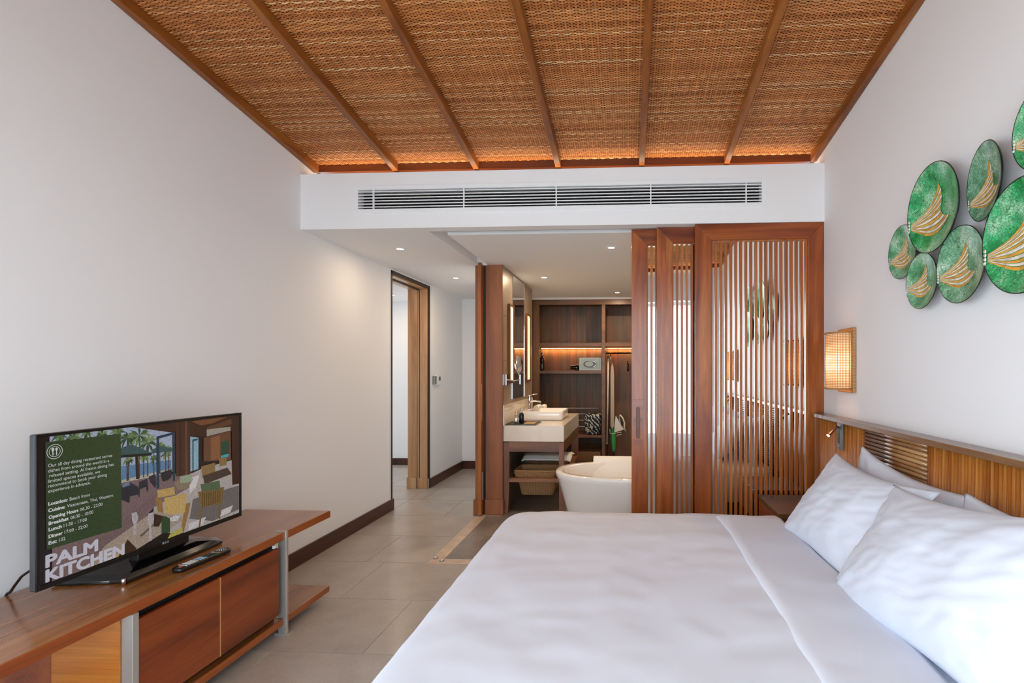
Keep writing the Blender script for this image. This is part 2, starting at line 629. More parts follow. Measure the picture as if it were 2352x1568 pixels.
# bathroom floor
by = [3.85, 4.40, 5.01, 5.62, 6.23, 6.84, 7.42]
bx = [-1.368, -1.225, -0.62, -0.01, 0.60, 1.21, RW]
for i in range(len(by) - 1):
    for j in range(len(bx) - 1):
        if j == 0 and i > 1:
            continue
        tile(bx[j], bx[j + 1], by[i], by[i + 1], 'tile_w', 'bath_tile')
MB().prism([(BX0, BY0), (BX1, BY1), (BX1, 5.06), (BX0, 5.06)], 'Z', -TH, 0.001).build('border_stone', M['stone'], floor)
MB().prism([(BX0, BY0), (RW, BY0), (RW, BY1), (BX1, BY1)], 'Z', -TH, 0.001).build('border_stone', M['stone'], floor)
for x, y, lab in ((-1.437, 3.857, 'small round metal stud in the beige stone border, left of two at its corner'),
                  (-1.372, 3.806, 'small round metal stud in the beige stone border, right of two at its corner')):
    r = root('floor_stud', lab, 'stud', (x, y, 0.001), group='metal studs in the stone border')
    MB().lathe([(0.021, 0.001), (0.021, 0.003), (0.017, 0.005)], (x, y, 0), 20).build('ring', M['dull_metal'], r, smooth=True)
    MB().lathe([(0.012, 0.004), (0.011, 0.010), (0.006, 0.013)], (x, y, 0), 16).build('pin', M['chrome'], r, smooth=True)

# ---- left wall with the pocket door opening
DY0, DY1, DZ = 5.17, 6.155, 2.385
WLX = LW - 0.24
wl = MB()
WY_0, WY_1, WZ_0, WZ_1 = 0.0, 1.35, 0.62, 2.35          # added window out of view, left of the camera, lights the right wall
wl.prism(gable(-0.46, WY_0, 0.0), 'X', WLX, LW)
wl.prism(gable(WY_1, 3.90, 0.0), 'X', WLX, LW)
wl.box(WLX, LW, WY_0, WY_1, 0.0, WZ_0)
wl.prism(gable(WY_0, WY_1, WZ_1), 'X', WLX, LW)
wl.box(WLX, LW, 3.90, DY0, 0, Z_CEIL + 0.3)
wl.box(WLX, LW, DY0, DY1, DZ, Z_CEIL + 0.3)
wl.box(WLX, LW, DY1, 7.55, 0, Z_CEIL + 0.3)
wl.build('wall_left', M['wall'], kind='structure')
wr = MB()
wr.prism(gable(-0.46, 3.90, 0.0), 'X', RW, RW + 0.12)
wr.box(RW, RW + 0.12, 3.90, 8.1, 0, 2.75)
wr.build('wall_right', M['wall'], kind='structure')
# hall end wall
MB().box(LW, -1.46, Y_FAR, Y_FAR + 0.1, 0, 2.7).build('wall_hall_end', M['wall'], kind='structure')
# partition between hall and bathroom
MB().box(-1.46, RW + 0.12, 8.03, 8.12, 0, 2.75).build('wall_bath_end', M['wall'], kind='structure')
pt = MB()
pt.box(-1.46, -1.225 - 0.012, 5.10, 6.64, 0, 2.75)
pt.box(-1.46, -1.39, 6.64, 8.06, 0, 2.75)
pt.build('wall_partition', M['wall'], kind='structure')
# stone tiles on the bathroom face of the partition
wt = root('wall_bath_tiles', kind='structure', loc=(-1.23, 5.87, 0))
for (y0, y1) in ((5.10, 5.49), (5.49, 6.11), (6.11, 6.64)):
    for z0, z1 in ((0.0, 0.12), (0.12, 0.70), (0.70, 1.06), (1.06, 1.50), (1.50, 1.95), (1.95, 2.45)):
        MB().box(-1.237, -1.225, y0 + 0.0012, y1 - 0.0012, z0 + 0.0012, z1 - 0.0012).build(
            'wall_tile', M['taupe_d'] if z1 <= 0.71 else M['taupe'], wt, fix=False)
# garden wall: jambs either side of the opening, bulkhead above, closing wall behind it
wb = MB()
wb.box(LW, WIN_X0, -0.40, Y_BACK, 0, Z_SOF)
wb.box(WIN_X1, RW, -0.40, Y_BACK, 0, Z_SOF)
wb.box(WIN_X0, WIN_X1, -0.40, Y_BACK, 2.42, Z_SOF)
wb.box(LW - 0.2, RW + 0.1, -0.46, -0.40, 2.42, 3.2)
wb.build('wall_back', M['wall'], kind='structure')
# side room behind the pocket door
sr = MB()
sr.box(-5.4, WLX, 7.66, 7.78, 0, 2.75)
sr.box(-5.4, WLX, 4.20, 4.32, 0, 2.75)
sr.box(-5.4, -5.28, 4.32, 5.4, 0, 2.75)
sr.box(-5.4, -5.28, 6.6, 7.66, 0, 2.75)
sr.box(-5.4, -5.28, 5.4, 6.6, 2.1, 2.75).box(-5.4, -5.28, 5.4, 6.6, 0.0, 0.9)
sr.build('wall_side_room', M['wall'], kind='structure')
MB().box(-5.4, WLX, 4.2, 7.78, 2.42, 2.6).build('ceiling_side_room', M['white'], kind='structure')

# ---- bulkhead with the recess for the air grille
VX0, VX1, VZ0, VZ1 = -1.946, 0.918, 2.562, 2.700
sf = MB()
sf.box(LW, VX0, Y_SOF, 3.80, Z_CEIL, Z_SOF)
sf.box(VX1, RW, Y_SOF, 3.80, Z_CEIL, Z_SOF)
sf.box(VX0, VX1, Y_SOF, 3.80, Z_CEIL, VZ0)
sf.box(VX0, VX1, Y_SOF, 3.80, VZ1, Z_SOF)
sf.box(LW, RW, 3.80, 4.15, 2.77, Z_SOF)
sf.box(LW - 0.1, RW + 0.1, 4.10, 4.20, Z_SOF, 3.10)
sf.build('wall_bulkhead', M['wall'], kind='structure')
box('vent_duct', M['dark_void'], VX0 - 0.02, VX1 + 0.02, 3.775, 3.79, VZ0 - 0.02, VZ1 + 0.02, kind='structure')

# ---- flat ceilings and the track slots between them
ZB = 2.43
ch = MB()
ch.box(LW, BX0 + 0.003, 3.80, 7.5, Z_CEIL, 2.60)
ch.box(BX0 + 0.003, -1.37, 5.03, 7.5, Z_CEIL, 2.60)
ch.build('ceiling_hall', M['wall'], kind='structure')
cb = MB()
cb.box(-1.37, RW, 3.93, 8.1, ZB, 2.60)
cb.box(BX0, -1.37, 3.80, 5.03, 2.50, 2.60)
cb.box(-1.37, RW, 3.80, 3.93, 2.50, 2.60)
cb.build('ceiling_bath', M['wall'], kind='structure')
trk = root('sliding_track', 'grey metal sliding door track set in the ceiling slot above the slatted doors', 'track', (0, 3.865, 2.44))
MB().box(-1.36, RW - 0.002, 3.845, 3.85, 2.445, 2.50).box(-1.36, RW - 0.002, 3.885, 3.89, 2.445, 2.50).build('rail', M['dull_metal'], trk)
MB().box(0.10, 0.14, 3.856, 3.879, 2.43, 2.47).build('roller', M['steel'], trk, bevel=0.002)

box('trim_2', M['white'], -1.39, RW - 0.002, 7.395, 7.42, 2.405, ZB, kind='structure')
# ---- sloping ceiling
W_UP = 0.058
ceil = MB()
ceil.prism([(4.12, raf_z(4.12) + W_UP + 0.012), (4.12, raf_z(4.12) + W_UP + 0.07), (Y_RIDGE, raf_z(Y_RIDGE) + W_UP + 0.07),
            (-0.46, raf_z(-0.46) + W_UP + 0.07), (-0.46, raf_z(-0.46) + W_UP + 0.012), (Y_RIDGE, raf_z(Y_RIDGE) + W_UP + 0.012)],
           'X', LW - 0.2, RW + 0.1)
ceiling = ceil.build('ceiling', M['deck'], kind='structure')
RX = [LW + 0.022 + i * (RW - LW - 0.044) / 6 for i in range(7)]
for x in RX:
    for s in (1, -1):
        ye = Y_EAVE if s > 0 else Y_EAVE_B
        w = 0.02
        z0, z1 = Z_RAF, raf_z(Y_RIDGE)
        p = []
        for dz in (0, W_UP + 0.008):
            a = [(x - w, min(ye, Y_RIDGE)), (x + w, min(ye, Y_RIDGE)), (x + w, max(ye, Y_RIDGE)), (x - w, max(ye, Y_RIDGE))]
            p += [(q[0], q[1], (z0 if q[1] == ye else z1) + dz) for q in a]
        MB().hexa(p).build('rafter', M['rafter'], ceiling, bevel=0.003)
for y0, y1 in ((Y_EAVE, Y_EAVE + 0.045), (Y_EAVE_B - 0.045, Y_EAVE_B)):
    for i in range(6):
        box('eave_board', M['eave'], RX[i] + 0.02, RX[i + 1] - 0.02, y0, y1, Z_RAF + 0.004, Z_RAF + W_UP + 0.004, ceiling)
box('ridge_board', M['rafter'], LW, RW, Y_RIDGE - 0.03, Y_RIDGE + 0.03, raf_z(Y_RIDGE) - 0.005, raf_z(Y_RIDGE) + W_UP + 0.005, ceiling)

# woven straw matting: real strands, one mat for each bay between two rafters
BAYW = RX[1] - RX[0] - 0.04
SLEN = math.hypot(Y_EAVE - Y_RIDGE, SLOPE * (Y_EAVE - Y_RIDGE))


def mat_mesh(seed):
    rnd = random.Random(seed)
    P, ROW, A = 0.0310, 0.0088, 0.0026
    nw = int(BAYW / P) + 1
    vs, fs, col = [], [], []
    nrow = int(SLEN / ROW)
    sub = 4
    for r in range(nrow):
        y = (r + 0.5) * ROW + rnd.uniform(-0.0006, 0.0006)
        ph = math.pi * (r % 2) + rnd.uniform(-0.15, 0.15)
        tone = rnd.uniform(0.2, 0.75)
        if rnd.random() < 0.12:
            tone = rnd.uniform(0.85, 1.0)
        if rnd.random() < 0.15:
            tone = rnd.uniform(0.0, 0.2)
        hw = 0.0037 + rnd.uniform(-0.0003, 0.0006)
        n = nw * sub
        b = len(vs)
        for i in range(n + 1):
            x = min(i * P / sub, BAYW)
            s = math.sin(math.pi * x / P + ph)
            z = -A * (abs(s) ** 0.6) * (1 if s > 0 else -1)
            wob = 0.0007 * math.sin(x * 23 + r)
            vs += [(x, y - hw + wob, z), (x, y + hw + wob, z)]
            col += [tone, tone]
        for i in range(n):
            a = b + 2 * i
            fs.append((a, a + 1, a + 3, a + 2))
    for i in range(nw + 1):
        x = (i + 0.5) * P - P / 2 + P / 2
        if x > BAYW - 0.004:
            break
        b = len(vs)
        tone = rnd.uniform(0.15, 0.5)
        vs += [(x - 0.0048, 0, -0.0006), (x + 0.0048, 0, -0.0006), (x + 0.0048, SLEN, -0.0006), (x - 0.0048, SLEN, -0.0006)]
        col += [tone] * 4
        fs.append((b, b + 3, b + 2, b + 1))
    me = bpy.data.meshes.new('woven_mat')
    me.from_pydata(vs, [], fs)
    at = me.attributes.new('strand', 'FLOAT', 'POINT')
    at.data.foreach_set('value', col)
    me.materials.append(M['weave'])
    me.update()
    return me


mats = [mat_mesh(k) for k in range(4)]
th = math.atan(SLOPE)
for i in range(6):
    for s in (1, -1):
        o = bpy.data.objects.new('woven_mat', mats[(i * 2 + (s < 0)) % 4])
        COL.objects.link(o)
        o.parent = ceiling
        if s > 0:
            R = Matrix(((-1, 0, 0), (0, -math.cos(th), math.sin(th)), (0, math.sin(th), math.cos(th))))
            loc = Vector((RX[i + 1] - 0.02, Y_EAVE, Z_RAF + W_UP))
        else:
            R = Matrix(((1, 0, 0), (0, math.cos(th), -math.sin(th)), (0, math.sin(th), math.cos(th))))
            loc = Vector((RX[i] + 0.02, Y_EAVE_B, Z_RAF + W_UP))
        o.rotation_euler = R.to_euler()
        o.location = loc - ORG[ceiling.name]
        o['kind'] = 'stuff'

# ---- baseboards
bl = MB()
bl.box(LW, LW + 0.016, -0.12, DY0 + 0.02, 0, 0.113)
bl.box(LW, LW + 0.016, DY1 - 0.01, Y_FAR, 0, 0.113)
bl.build('baseboard_left', M['base'], kind='structure', bevel=0.003)
box('baseboard_hall_end', M['base'], LW + 0.016, -1.46, Y_FAR - 0.016, Y_FAR, 0, 0.113, kind='structure', bevel=0.003)
box('baseboard_side_room', M['base'], -5.2, WLX, 7.644, 7.66, 0, 0.10, kind='structure', bevel=0.003)

# ---- garden doors behind the camera (seen in the mirrors)
w1 = root('window_1', kind='structure', loc=(-0.59, -0.34, 0))
for x0, x1 in ((WIN_X0, WIN_X0 + 0.05), (-1.14, -1.09), (-0.11, -0.06), (WIN_X1 - 0.05, WIN_X1)):
    box('frame_upright', M['white'], x0, x1, -0.37, -0.31, 0.0, 2.42, w1, bevel=0.003)
for z0, z1 in ((0.0, 0.05), (2.37, 2.42)):
    box('frame_rail', M['white'], WIN_X0 + 0.05, WIN_X1 - 0.05, -0.37, -0.31, z0, z1, w1, bevel=0.003)
for x0, x1 in ((WIN_X0 + 0.05, -1.14), (-0.06, WIN_X1 - 0.05)):
    box('pane', M['glass'], x0, x1, -0.343, -0.337, 0.05, 2.37, w1)
box('pane', M['glass'], -2.05, -1.14, -0.363, -0.357, 0.05, 2.37, w1)
box('added_terrace_roof', M['white'], LW - 0.3, RW + 0.3, -2.9, -0.46, 2.62, 2.74, kind='structure')  # terrace roof added out of view to keep high sky off the bed
w2 = root('added_window', kind='structure', loc=(LW - 0.12, 0.675, 0.62))  # added side window, unseen, brings daylight onto the right wall
for y0, y1 in ((0.0, 0.05), (0.65, 0.70), (1.30, 1.35)):
    box('frame_upright', M['white'], LW - 0.15, LW - 0.09, y0, y1, 0.62, 2.35, w2, bevel=0.003)
for z0, z1 in ((0.62, 0.67), (2.30, 2.35)):
    for y0, y1 in ((0.05, 0.65), (0.70, 1.30)):
        box('frame_rail', M['white'], LW - 0.15, LW - 0.09, y0, y1, z0, z1, w2, bevel=0.003)
for y0, y1 in ((0.05, 0.65), (0.70, 1.30)):
    box('pane', M['glass'], LW - 0.123, LW - 0.117, y0, y1, 0.67, 2.30, w2)
MB().box(-12, -5.4, -7, 9, -0.2, -0.03).box(-5.4, WLX, -7, 4.2, -0.2, -0.03).build('garden_ground', M['terrace'], kind='structure')
MB().box(WLX, 6, -7, -0.5, -0.2, -0.03).build('terrace', M['terrace'], kind='structure')

# ---- pocket door opening in the left wall
d1 = root('door_1', kind='structure', loc=(LW, 5.66, 0))
cs = MB()
cs.box(LW - 0.02, LW + 0.006, DY0 - 0.022, DY0 + 0.004, 0.113, DZ + 0.022)
cs.box(LW - 0.02, LW + 0.006, DY1 - 0.006, DY1 + 0.024, 0.113, DZ + 0.022)
cs.box(LW - 0.02, LW + 0.006, DY0 - 0.022, DY1 + 0.024, DZ - 0.01, DZ + 0.024)
cs.build('casing', M['casing'], d1, bevel=0.002)
box('jamb_board', M['jamb'], LW - 0.10, LW - 0.012, DY1 - 0.03, DY1, 0.13, DZ, d1, bevel=0.003)
box('jamb_board', M['jamb'], WLX - 0.006, LW - 0.135, DY1 - 0.03, DY1, 0.13, DZ, d1, bevel=0.003)
box('plinth_block', M['jamb'], LW - 0.105, LW - 0.008, DY1 - 0.042, DY1 + 0.0, 0, 0.13, d1, bevel=0.004)
box('plinth_block', M['jamb'], WLX - 0.016, LW - 0.14, DY1 - 0.042, DY1 + 0.0, 0, 0.13, d1, bevel=0.004)
box('pocket_slot', M['casing'], LW - 0.135, LW - 0.10, DY1 - 0.012, DY1 + 0.02, 0, DZ, d1)
box('sliding_leaf', M['jamb'], LW - 0.132, LW - 0.112, DY1 - 0.022, DY1 - 0.012, 0.005, DZ - 0.01, d1, bevel=0.002)
box('jamb_board', M['jamb'], WLX, LW - 0.005, DY0, DY0 + 0.02, 0.0, DZ, d1, bevel=0.003)
box('head_board', M['jamb'], WLX, LW - 0.02, DY0 + 0.02, DY1 - 0.03, DZ - 0.02, DZ, d1, bevel=0.002)
box('head_track', M['casing'], LW - 0.135, LW - 0.10, DY0 + 0.02, DY1 - 0.03, DZ - 0.03, DZ - 0.018, d1)

# ---- posts at the end of the partition
tr = root('trim_1', kind='structure', loc=(-1.35, 5.06, 0))
box('post', M['post'], -1.389, -1.222, 5.06, 5.10, 0.15, 2.43, tr, bevel=0.003)
MB().hexa([(-1.395, 5.045, 0), (-1.212, 5.045, 0), (-1.212, 5.10, 0), (-1.395, 5.10, 0),
           (-1.395, 5.05, 0.15), (-1.214, 5.05, 0.15), (-1.214, 5.10, 0.15), (-1.395, 5.10, 0.15)]).build('plinth', M['post'], tr, bevel=0.006)
box('post', M['post'], -1.485, -1.448, 5.035, 5.10, 0.15, 2.42, tr, bevel=0.003)
box('plinth', M['post'], -1.503, -1.448, 5.025, 5.10, 0.0, 0.15, tr, bevel=0.006)
box('slot_back', M['casing'], -1.42, -1.389, 5.085, 5.10, 0.0, 2.42, tr)
sd = root('sliding_door', 'orange teak sliding door parked edge on beside the wooden post of the bathroom', 'door', (-1.43, 5.05, 0))
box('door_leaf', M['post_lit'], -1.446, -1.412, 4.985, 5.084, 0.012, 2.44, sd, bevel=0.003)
box('pull_plate', M['copper'], -1.412, -1.407, 5.0, 5.03, 0.92, 1.27, sd, bevel=0.001)
box('guide', M['dull_metal'], -1.412, -1.404, 5.02, 5.05, 0.15, 0.42, sd, bevel=0.001)

# ================================================================== BEDROOM
# ---- air grille
vg = root('air_grille', 'long white slatted air conditioning grille set in the bulkhead', 'air vent', (-0.51, Y_SOF, 2.63))
g = MB()
FX0, FX1, FZ0, FZ1 = -1.978, 0.950, 2.531, 2.731
YF0, YF1 = Y_SOF - 0.006, Y_SOF - 0.0005
g.box(FX0, VX0, YF0, YF1, FZ0, FZ1).box(VX1, FX1, YF0, YF1, FZ0, FZ1)
g.box(VX0, VX1, YF0, YF1, FZ0, VZ0).box(VX0, VX1, YF0, YF1, VZ1, FZ1)
g.build('frame', M['vent_white'], vg, bevel=0.0015)
for i in range(6):
    z = VZ0 + 0.013 + i * 0.0218
    m = MB().prism([(Y_SOF - 0.003, z - 0.002), (Y_SOF - 0.003, z + 0.005), (Y_SOF + 0.03, z + 0.011), (Y_SOF + 0.03, z + 0.005)], 'X', VX0, VX1)
    m.build('slat', M['vent_white'], vg)
for x in (-1.833, -1.172, -0.509, 0.155, 0.812):
    box('divider', M['vent_white'], x - 0.004, x + 0.004, Y_SOF - 0.0045, Y_SOF + 0.012, VZ0, VZ1, vg)

# ---- downlights
def downlight(x, y, z, label, watts, group, col=(1.0, 0.74, 0.48)):
    r = root('downlight', label, 'ceiling light', (x, y, z), group=group)
    MB().lathe([(0.030, 0.0), (0.046, 0.0), (0.046, -0.003), (0.030, -0.004)], (x, y, z), 28, caps=False).build('ring', M['white'], r, smooth=False)
    MB().lathe([(0.0295, 0.0005), (0.0295, -0.0015)], (x, y, z), 24).build('lens', M['bulb'], r)
    d = bpy.data.lights.new('downlight_lamp', 'AREA')
    d.shape = 'DISK'
    d.size = 0.055
    d.energy = watts
    d.color = col
    o = bpy.data.objects.new('downlight_lamp', d)
    COL.objects.link(o)
    o.parent = r
    o.location = (0, 0, -0.012)
    return r


M['bulb'] = glow('downlight_lens', (1.0, 0.86, 0.68, 1), 12.0)
GD = 'recessed downlights'
downlight(-1.917, 4.328, Z_CEIL, 'round recessed downlight in the hall ceiling nearest the bulkhead', 3.2, GD)
downlight(-1.905, 5.722, Z_CEIL, 'round recessed downlight deep in the hall ceiling beside the pocket door', 7, GD)
downlight(-0.93, 5.777, ZB, 'round recessed downlight above the wash basin counter', 11, GD)
downlight(-0.144, 4.411, ZB, 'round recessed downlight above the bathtub', 11, GD)
downlight(-0.147, 6.946, ZB, 'round recessed downlight right in front of the wardrobe', 15, GD)
downlight(-3.176, 6.939, 2.42, 'small downlight seen through the doorway in the side room', 6, GD)

# ---- slatted sliding panels with mirror backs
PW = 0.878
ST = 0.112


def slat_panel(name, x0, y0, label, ztop, handle=False):
    r = root(name, label, 'sliding door', (x0 + PW / 2, y0, 0.01), group='slatted teak doors')
    x1 = x0 + PW
    z0 = 0.012
    y1 = y0 + 0.04
    sl0, sl1 = x0 + ST, x1 - ST + 0.008
    zs1, zs0 = ztop - 0.112, z0 + 0.20

    def frame(poly, mat):
        MB().prism(poly, 'Y', y0, y1).build('frame_member', mat, r, bevel=0.0015)
    frame([(x0, z0), (x0 + ST, z0 + ST), (x0 + ST, ztop - ST), (x0, ztop)], M['teak_z'])
    frame([(x1, z0), (x1, ztop), (x1 - ST, ztop - ST), (x1 - ST, z0 + ST)], M['teak_z'])
    frame([(x0, ztop), (x0 + ST, ztop - ST), (x1 - ST, ztop - ST), (x1, ztop)], M['teak_x'])
    frame([(x0, z0), (x1, z0), (x1 - ST, z0 + ST), (x0 + ST, z0 + ST)], M['teak_x'])
    n, gp = 18, (PW - 2 * ST - 0.016) / 37.0
    bead = MB()
    b0, b1 = x0 + ST, x1 - ST
    bead.box(b0, b0 + 0.008, y0 + 0.008, y1 - 0.008, z0 + ST, ztop - ST).box(b1 - 0.008, b1, y0 + 0.008, y1 - 0.008, z0 + ST, ztop - ST)
    bead.box(b0 + 0.008, b1 - 0.008, y0 + 0.008, y1 - 0.008, ztop - ST - 0.008, ztop - ST)
    bead.box(b0 + 0.008, b1 - 0.008, y0 + 0.008, y1 - 0.008, z0 + ST, z0 + ST + 0.008)
    bead.build('inner_bead', M['teak_slat'], r, bevel=0.002)
    me, c = MB().box(-gp / 2, gp / 2, -0.005, 0.005, -(ztop - z0 - 2 * ST - 0.016) / 2, (ztop - z0 - 2 * ST - 0.016) / 2).mesh('slat', M['teak_slat'])
    for i in range(n):
        x = b0 + 0.008 + gp * (2 * i + 1.5)
        place('slat', me, (x, y0 + 0.0225, (z0 + ztop) / 2), r)
    box('mirror_back', M['mirror'], b0, b1, y0 + 0.0285, y0 + 0.0345, z0 + ST, ztop - ST, r)
    if handle:
        hp = root('pull_handle', parent=r, loc=(x0 + 0.045, y0, 1.0))
        hx0, hx1, hz0, hz1 = x0 + 0.012, x0 + 0.083, 0.852, 1.192
        fr = MB()
        outer = rrect(hx0, hx1, hz0, hz1, 0.004, 4)
        inner = rrect(hx0 + 0.020, hx1 - 0.020, hz0 + 0.055, hz1 - 0.055, 0.015, 4)
        fr.loft([[(p[0], y0 + 0.002, p[1]) for p in outer], [(p[0], y0 - 0.008, p[1]) for p in outer],
                 [(p[0], y0 - 0.008, p[1]) for p in inner], [(p[0], y0 + 0.001, p[1]) for p in inner]], False, False)
        fr.build('handle_frame', M['teak_x'], hp)
        MB().prism(inner, 'Y', y0 - 0.001, y0 + 0.003).build('handle_recess', plain('handle_shade', lin('#6b3a20'), 0.4), hp)
    return r


slat_panel('slatted_door', 0.464, 3.700, 'slatted teak door beside the headboard, frontmost and widest in view', 2.421)
slat_panel('slatted_door', 0.201, 3.772, 'middle slatted teak door showing only a strip of four slats', 2.421)
slat_panel('slatted_door', 0.022, 3.846, 'rearmost slatted teak door with the recessed pull handle next to the bathtub', 2.428, True)

# ---- tv cabinet
tc = root('tv_cabinet', 'long low teak television cabinet with brushed steel uprights along the left wall', 'cabinet', (-2.09, 1.84, 0))
CX0, CXF, CY0, CY1 = LW + 0.018, -1.816, 0.62, 3.118
def slab(name, x0, x1, z0, z1, mat, edge):
    o = MB().box(x0, x1 - 0.004, CY0, CY1, z0, z1).build(name, mat, tc, bevel=0.003)
    return o
slab('top_board', CX0, CXF, 0.507, 0.547, M['cab_top'], None)
box('top_edge', M['cab_edge'], CXF - 0.004, CXF, CY0, CY1, 0.507, 0.5465, tc, bevel=0.0015)
slab('bottom_board', CX0, CXF - 0.006, 0.055, 0.090, M['cab_top'], None)
box('bottom_edge', M['cab_edge'], CXF - 0.010, CXF - 0.006, CY0, CY1, 0.055, 0.0895, tc, bevel=0.0015)
box('carcass', M['cab_dark'], -2.34, -1.862, 1.83, 2.672, 0.092, 0.505, tc)
box('end_panel', M['cab_end'], -2.115, -1.8535, 1.818, 1.8255, 0.092, 0.506, tc)
box('back_panel', M['cab_edge'], -2.345, -2.118, 1.820, 1.826, 0.092, 0.506, tc)
for y0, y1 in ((1.862, 2.2565), (2.2615, 2.655)):
    box('door', M['cab_door'], -1.842, -1.823, y0, y1, 0.122, 0.474, tc, bevel=0.0015)
box('door_strip', M['cane'], -1.834, -1.8225, 2.2565, 2.2615, 0.122, 0.474, tc)
for y0, y1 in ((1.826, 1.851), (2.690, 2.708)):
    u = root('steel_upright', parent=tc, loc=(-1.835, (y0 + y1) / 2, 0))
    box('bar', M['steel'], -1.853, -1.808, y0, y1, 0.012, 0.5475 if y0 > 2 else 0.507, u, bevel=0.0015)
    box('foot', M['steel'], -1.87, -1.792, y0 - 0.006, y1 + 0.012, 0.0, 0.012, u, bevel=0.001)
    if y0 > 2:
        box('top_tab', M['steel'], -1.87, -1.808, y0, y1, 0.5472, 0.549, u)
        box('shelf_tab', M['steel'], -1.87, -1.808, y0, y1, 0.0905, 0.092, u)
box('hinge_clip', M['white'], -1.842, -1.83, 2.628, 2.64, 0.478, 0.494, tc)

# ---- television
TVX, TY0, TY1, TZ0, TZ1 = -2.05, 1.713, 2.683, 0.631, 1.178
tv = root('television', 'flat screen television showing a restaurant slide, standing on the teak cabinet', 'television', (TVX - 0.03, 2.2, 0.547))
box('body', M['tv_side'], TVX - 0.027, TVX - 0.004, TY0, TY1, TZ0, TZ1, tv, bevel=0.006)
bz = MB()
BZ = 0.011
bz.box(TVX - 0.004, TVX + 0.002, TY0, TY0 + BZ, TZ0, TZ1).box(TVX - 0.004, TVX + 0.002, TY1 - BZ, TY1, TZ0, TZ1)
bz.box(TVX - 0.004, TVX + 0.002, TY0 + BZ, TY1 - BZ, TZ0, TZ0 + 0.017).box(TVX - 0.004, TVX + 0.002, TY0 + BZ, TY1 - BZ, TZ1 - BZ, TZ1)
bz.build('bezel', M['black'], tv, bevel=0.001)
base = MB()
bp = [(-2.27, 1.95), (-2.07, 1.99), (-2.00, 1.995), (-1.998, 2.49), (-2.07, 2.545), (-2.27, 2.56)]
base.loft([[(p[0], p[1], 0.549) for p in bp], [(p[0], p[1], 0.561) for p in bp],
           [(-2.13 + (p[0] + 2.13) * 0.80, 2.25 + (p[1] - 2.25) * 0.86, 0.575) for p in bp],
           [(-2.13 + (p[0] + 2.13) * 0.35, 2.25 + (p[1] - 2.25) * 0.42, 0.60) for p in bp]])
base.build('stand_base', M['black_gloss'], tv, bevel=0.003)
box('stand_neck', M['black'], -2.12, -2.075, 2.12, 2.38, 0.585, 0.72, tv, bevel=0.004)
MB().lathe([(0.007, 0.547), (0.007, 0.572), (0.005, 0.574)], (-2.004, 1.985, 0), 14).build('stand_foot', M['chrome'], tv, smooth=True)

SX = TVX - 0.0025
scr = box('screen', M['black_gloss'], SX - 0.001, SX, TY0 + BZ, TY1 - BZ, TZ0 + 0.017, TZ1 - BZ, tv)


def st(s, t, dx=0.0):
    return (SX + dx, TY0 + s * (TY1 - TY0), TZ1 - t * (TZ1 - TZ0))


SCR_GAIN = 0.62
_scr_m = {}


def scr_mat(col):
    if col not in _scr_m:
        nt = NT('screen_' + col.strip('#'))
        nt.set(Base_Color=(0.004, 0.004, 0.004, 1), Roughness=0.25)
        vv = nt.coords((1, 1, 1))
        nn = nt.n('ShaderNodeTexNoise', i_Scale=150.0, i_Detail=3.0, i_Roughness=0.6)
        nt.l(vv, nn.inputs['Vector'])
        c_ = lin(col)
        rr = nt.ramp(nn.outputs['Fac'], [(0.30, tuple(x * 0.72 for x in c_[:3]) + (1,)), (0.5, c_), (0.70, tuple(min(1, x * 1.3) for x in c_[:3]) + (1,))])
        nt.l(rr.outputs[0], nt.b.inputs['Emission Color'])
        nt.b.inputs['Emission Strength'].default_value = SCR_GAIN
        _scr_m[col] = nt.m
    return _scr_m[col]


PIC = [
    ('#1c1414', [(0.013, 0.022), (0.987, 0.022), (0.987, 0.966), (0.013, 0.966)]),
    ('#aab4cc', [(0.047, 0.022), (0.371, 0.022), (0.567, 0.104), (0.567, 0.424), (0.321, 0.417), (0.047, 0.347)]),
    ('#5f86ad', [(0.321, 0.303), (0.561, 0.327), (0.561, 0.402), (0.468, 0.411), (0.321, 0.408)]),
    ('#b8b2a4', [(0.318, 0.405), (0.561, 0.398), (0.561, 0.43), (0.318, 0.44)]),
]
_r = random.Random(5)
for cx, cy, n, L in ((0.08, 0.03, 9, 0.055), (0.13, 0.05, 9, 0.06), (0.18, 0.03, 9, 0.05), (0.24, 0.05, 9, 0.055), (0.30, 0.05, 10, 0.07),
                     (0.345, 0.10, 12, 0.08), (0.40, 0.09, 14, 0.11), (0.44, 0.16, 14, 0.10), (0.50, 0.20, 10, 0.06), (0.35, 0.27, 9, 0.05),
                     (0.42, 0.27, 9, 0.05), (0.47, 0.29, 8, 0.05), (0.53, 0.28, 8, 0.05), (0.545, 0.24, 8, 0.05)):
    for k in range(n):
        a = 2 * math.pi * k / n + _r.uniform(-0.2, 0.2)
        l = L * _r.uniform(0.7, 1.1)
        ex, ey = cx + l * 0.6 * math.cos(a), cy + l * math.sin(a) + 0.25 * l
        px, py = -math.sin(a) * 0.006, math.cos(a) * 0.010
        q = [(cx, cy), (cx + (ex - cx) * 0.5 + px, cy + (ey - cy) * 0.4 + py - 0.01), (ex, ey), (cx + (ex - cx) * 0.5 - px, cy + (ey - cy) * 0.4 - py - 0.012)]
        q = [(min(max(x, 0.047), 0.565), min(max(y, 0.022), 0.9)) for x, y in q]
        PIC.append((_r.choice(['#47633f', '#5f7d4d', '#34502f', '#7b8f5c']), q))
    if cx > 0.3:
        PIC.append(('#4c4238', [(cx - 0.002, cy), (cx + 0.002, cy), (cx + 0.003, 0.42), (cx - 0.003, 0.42)]))
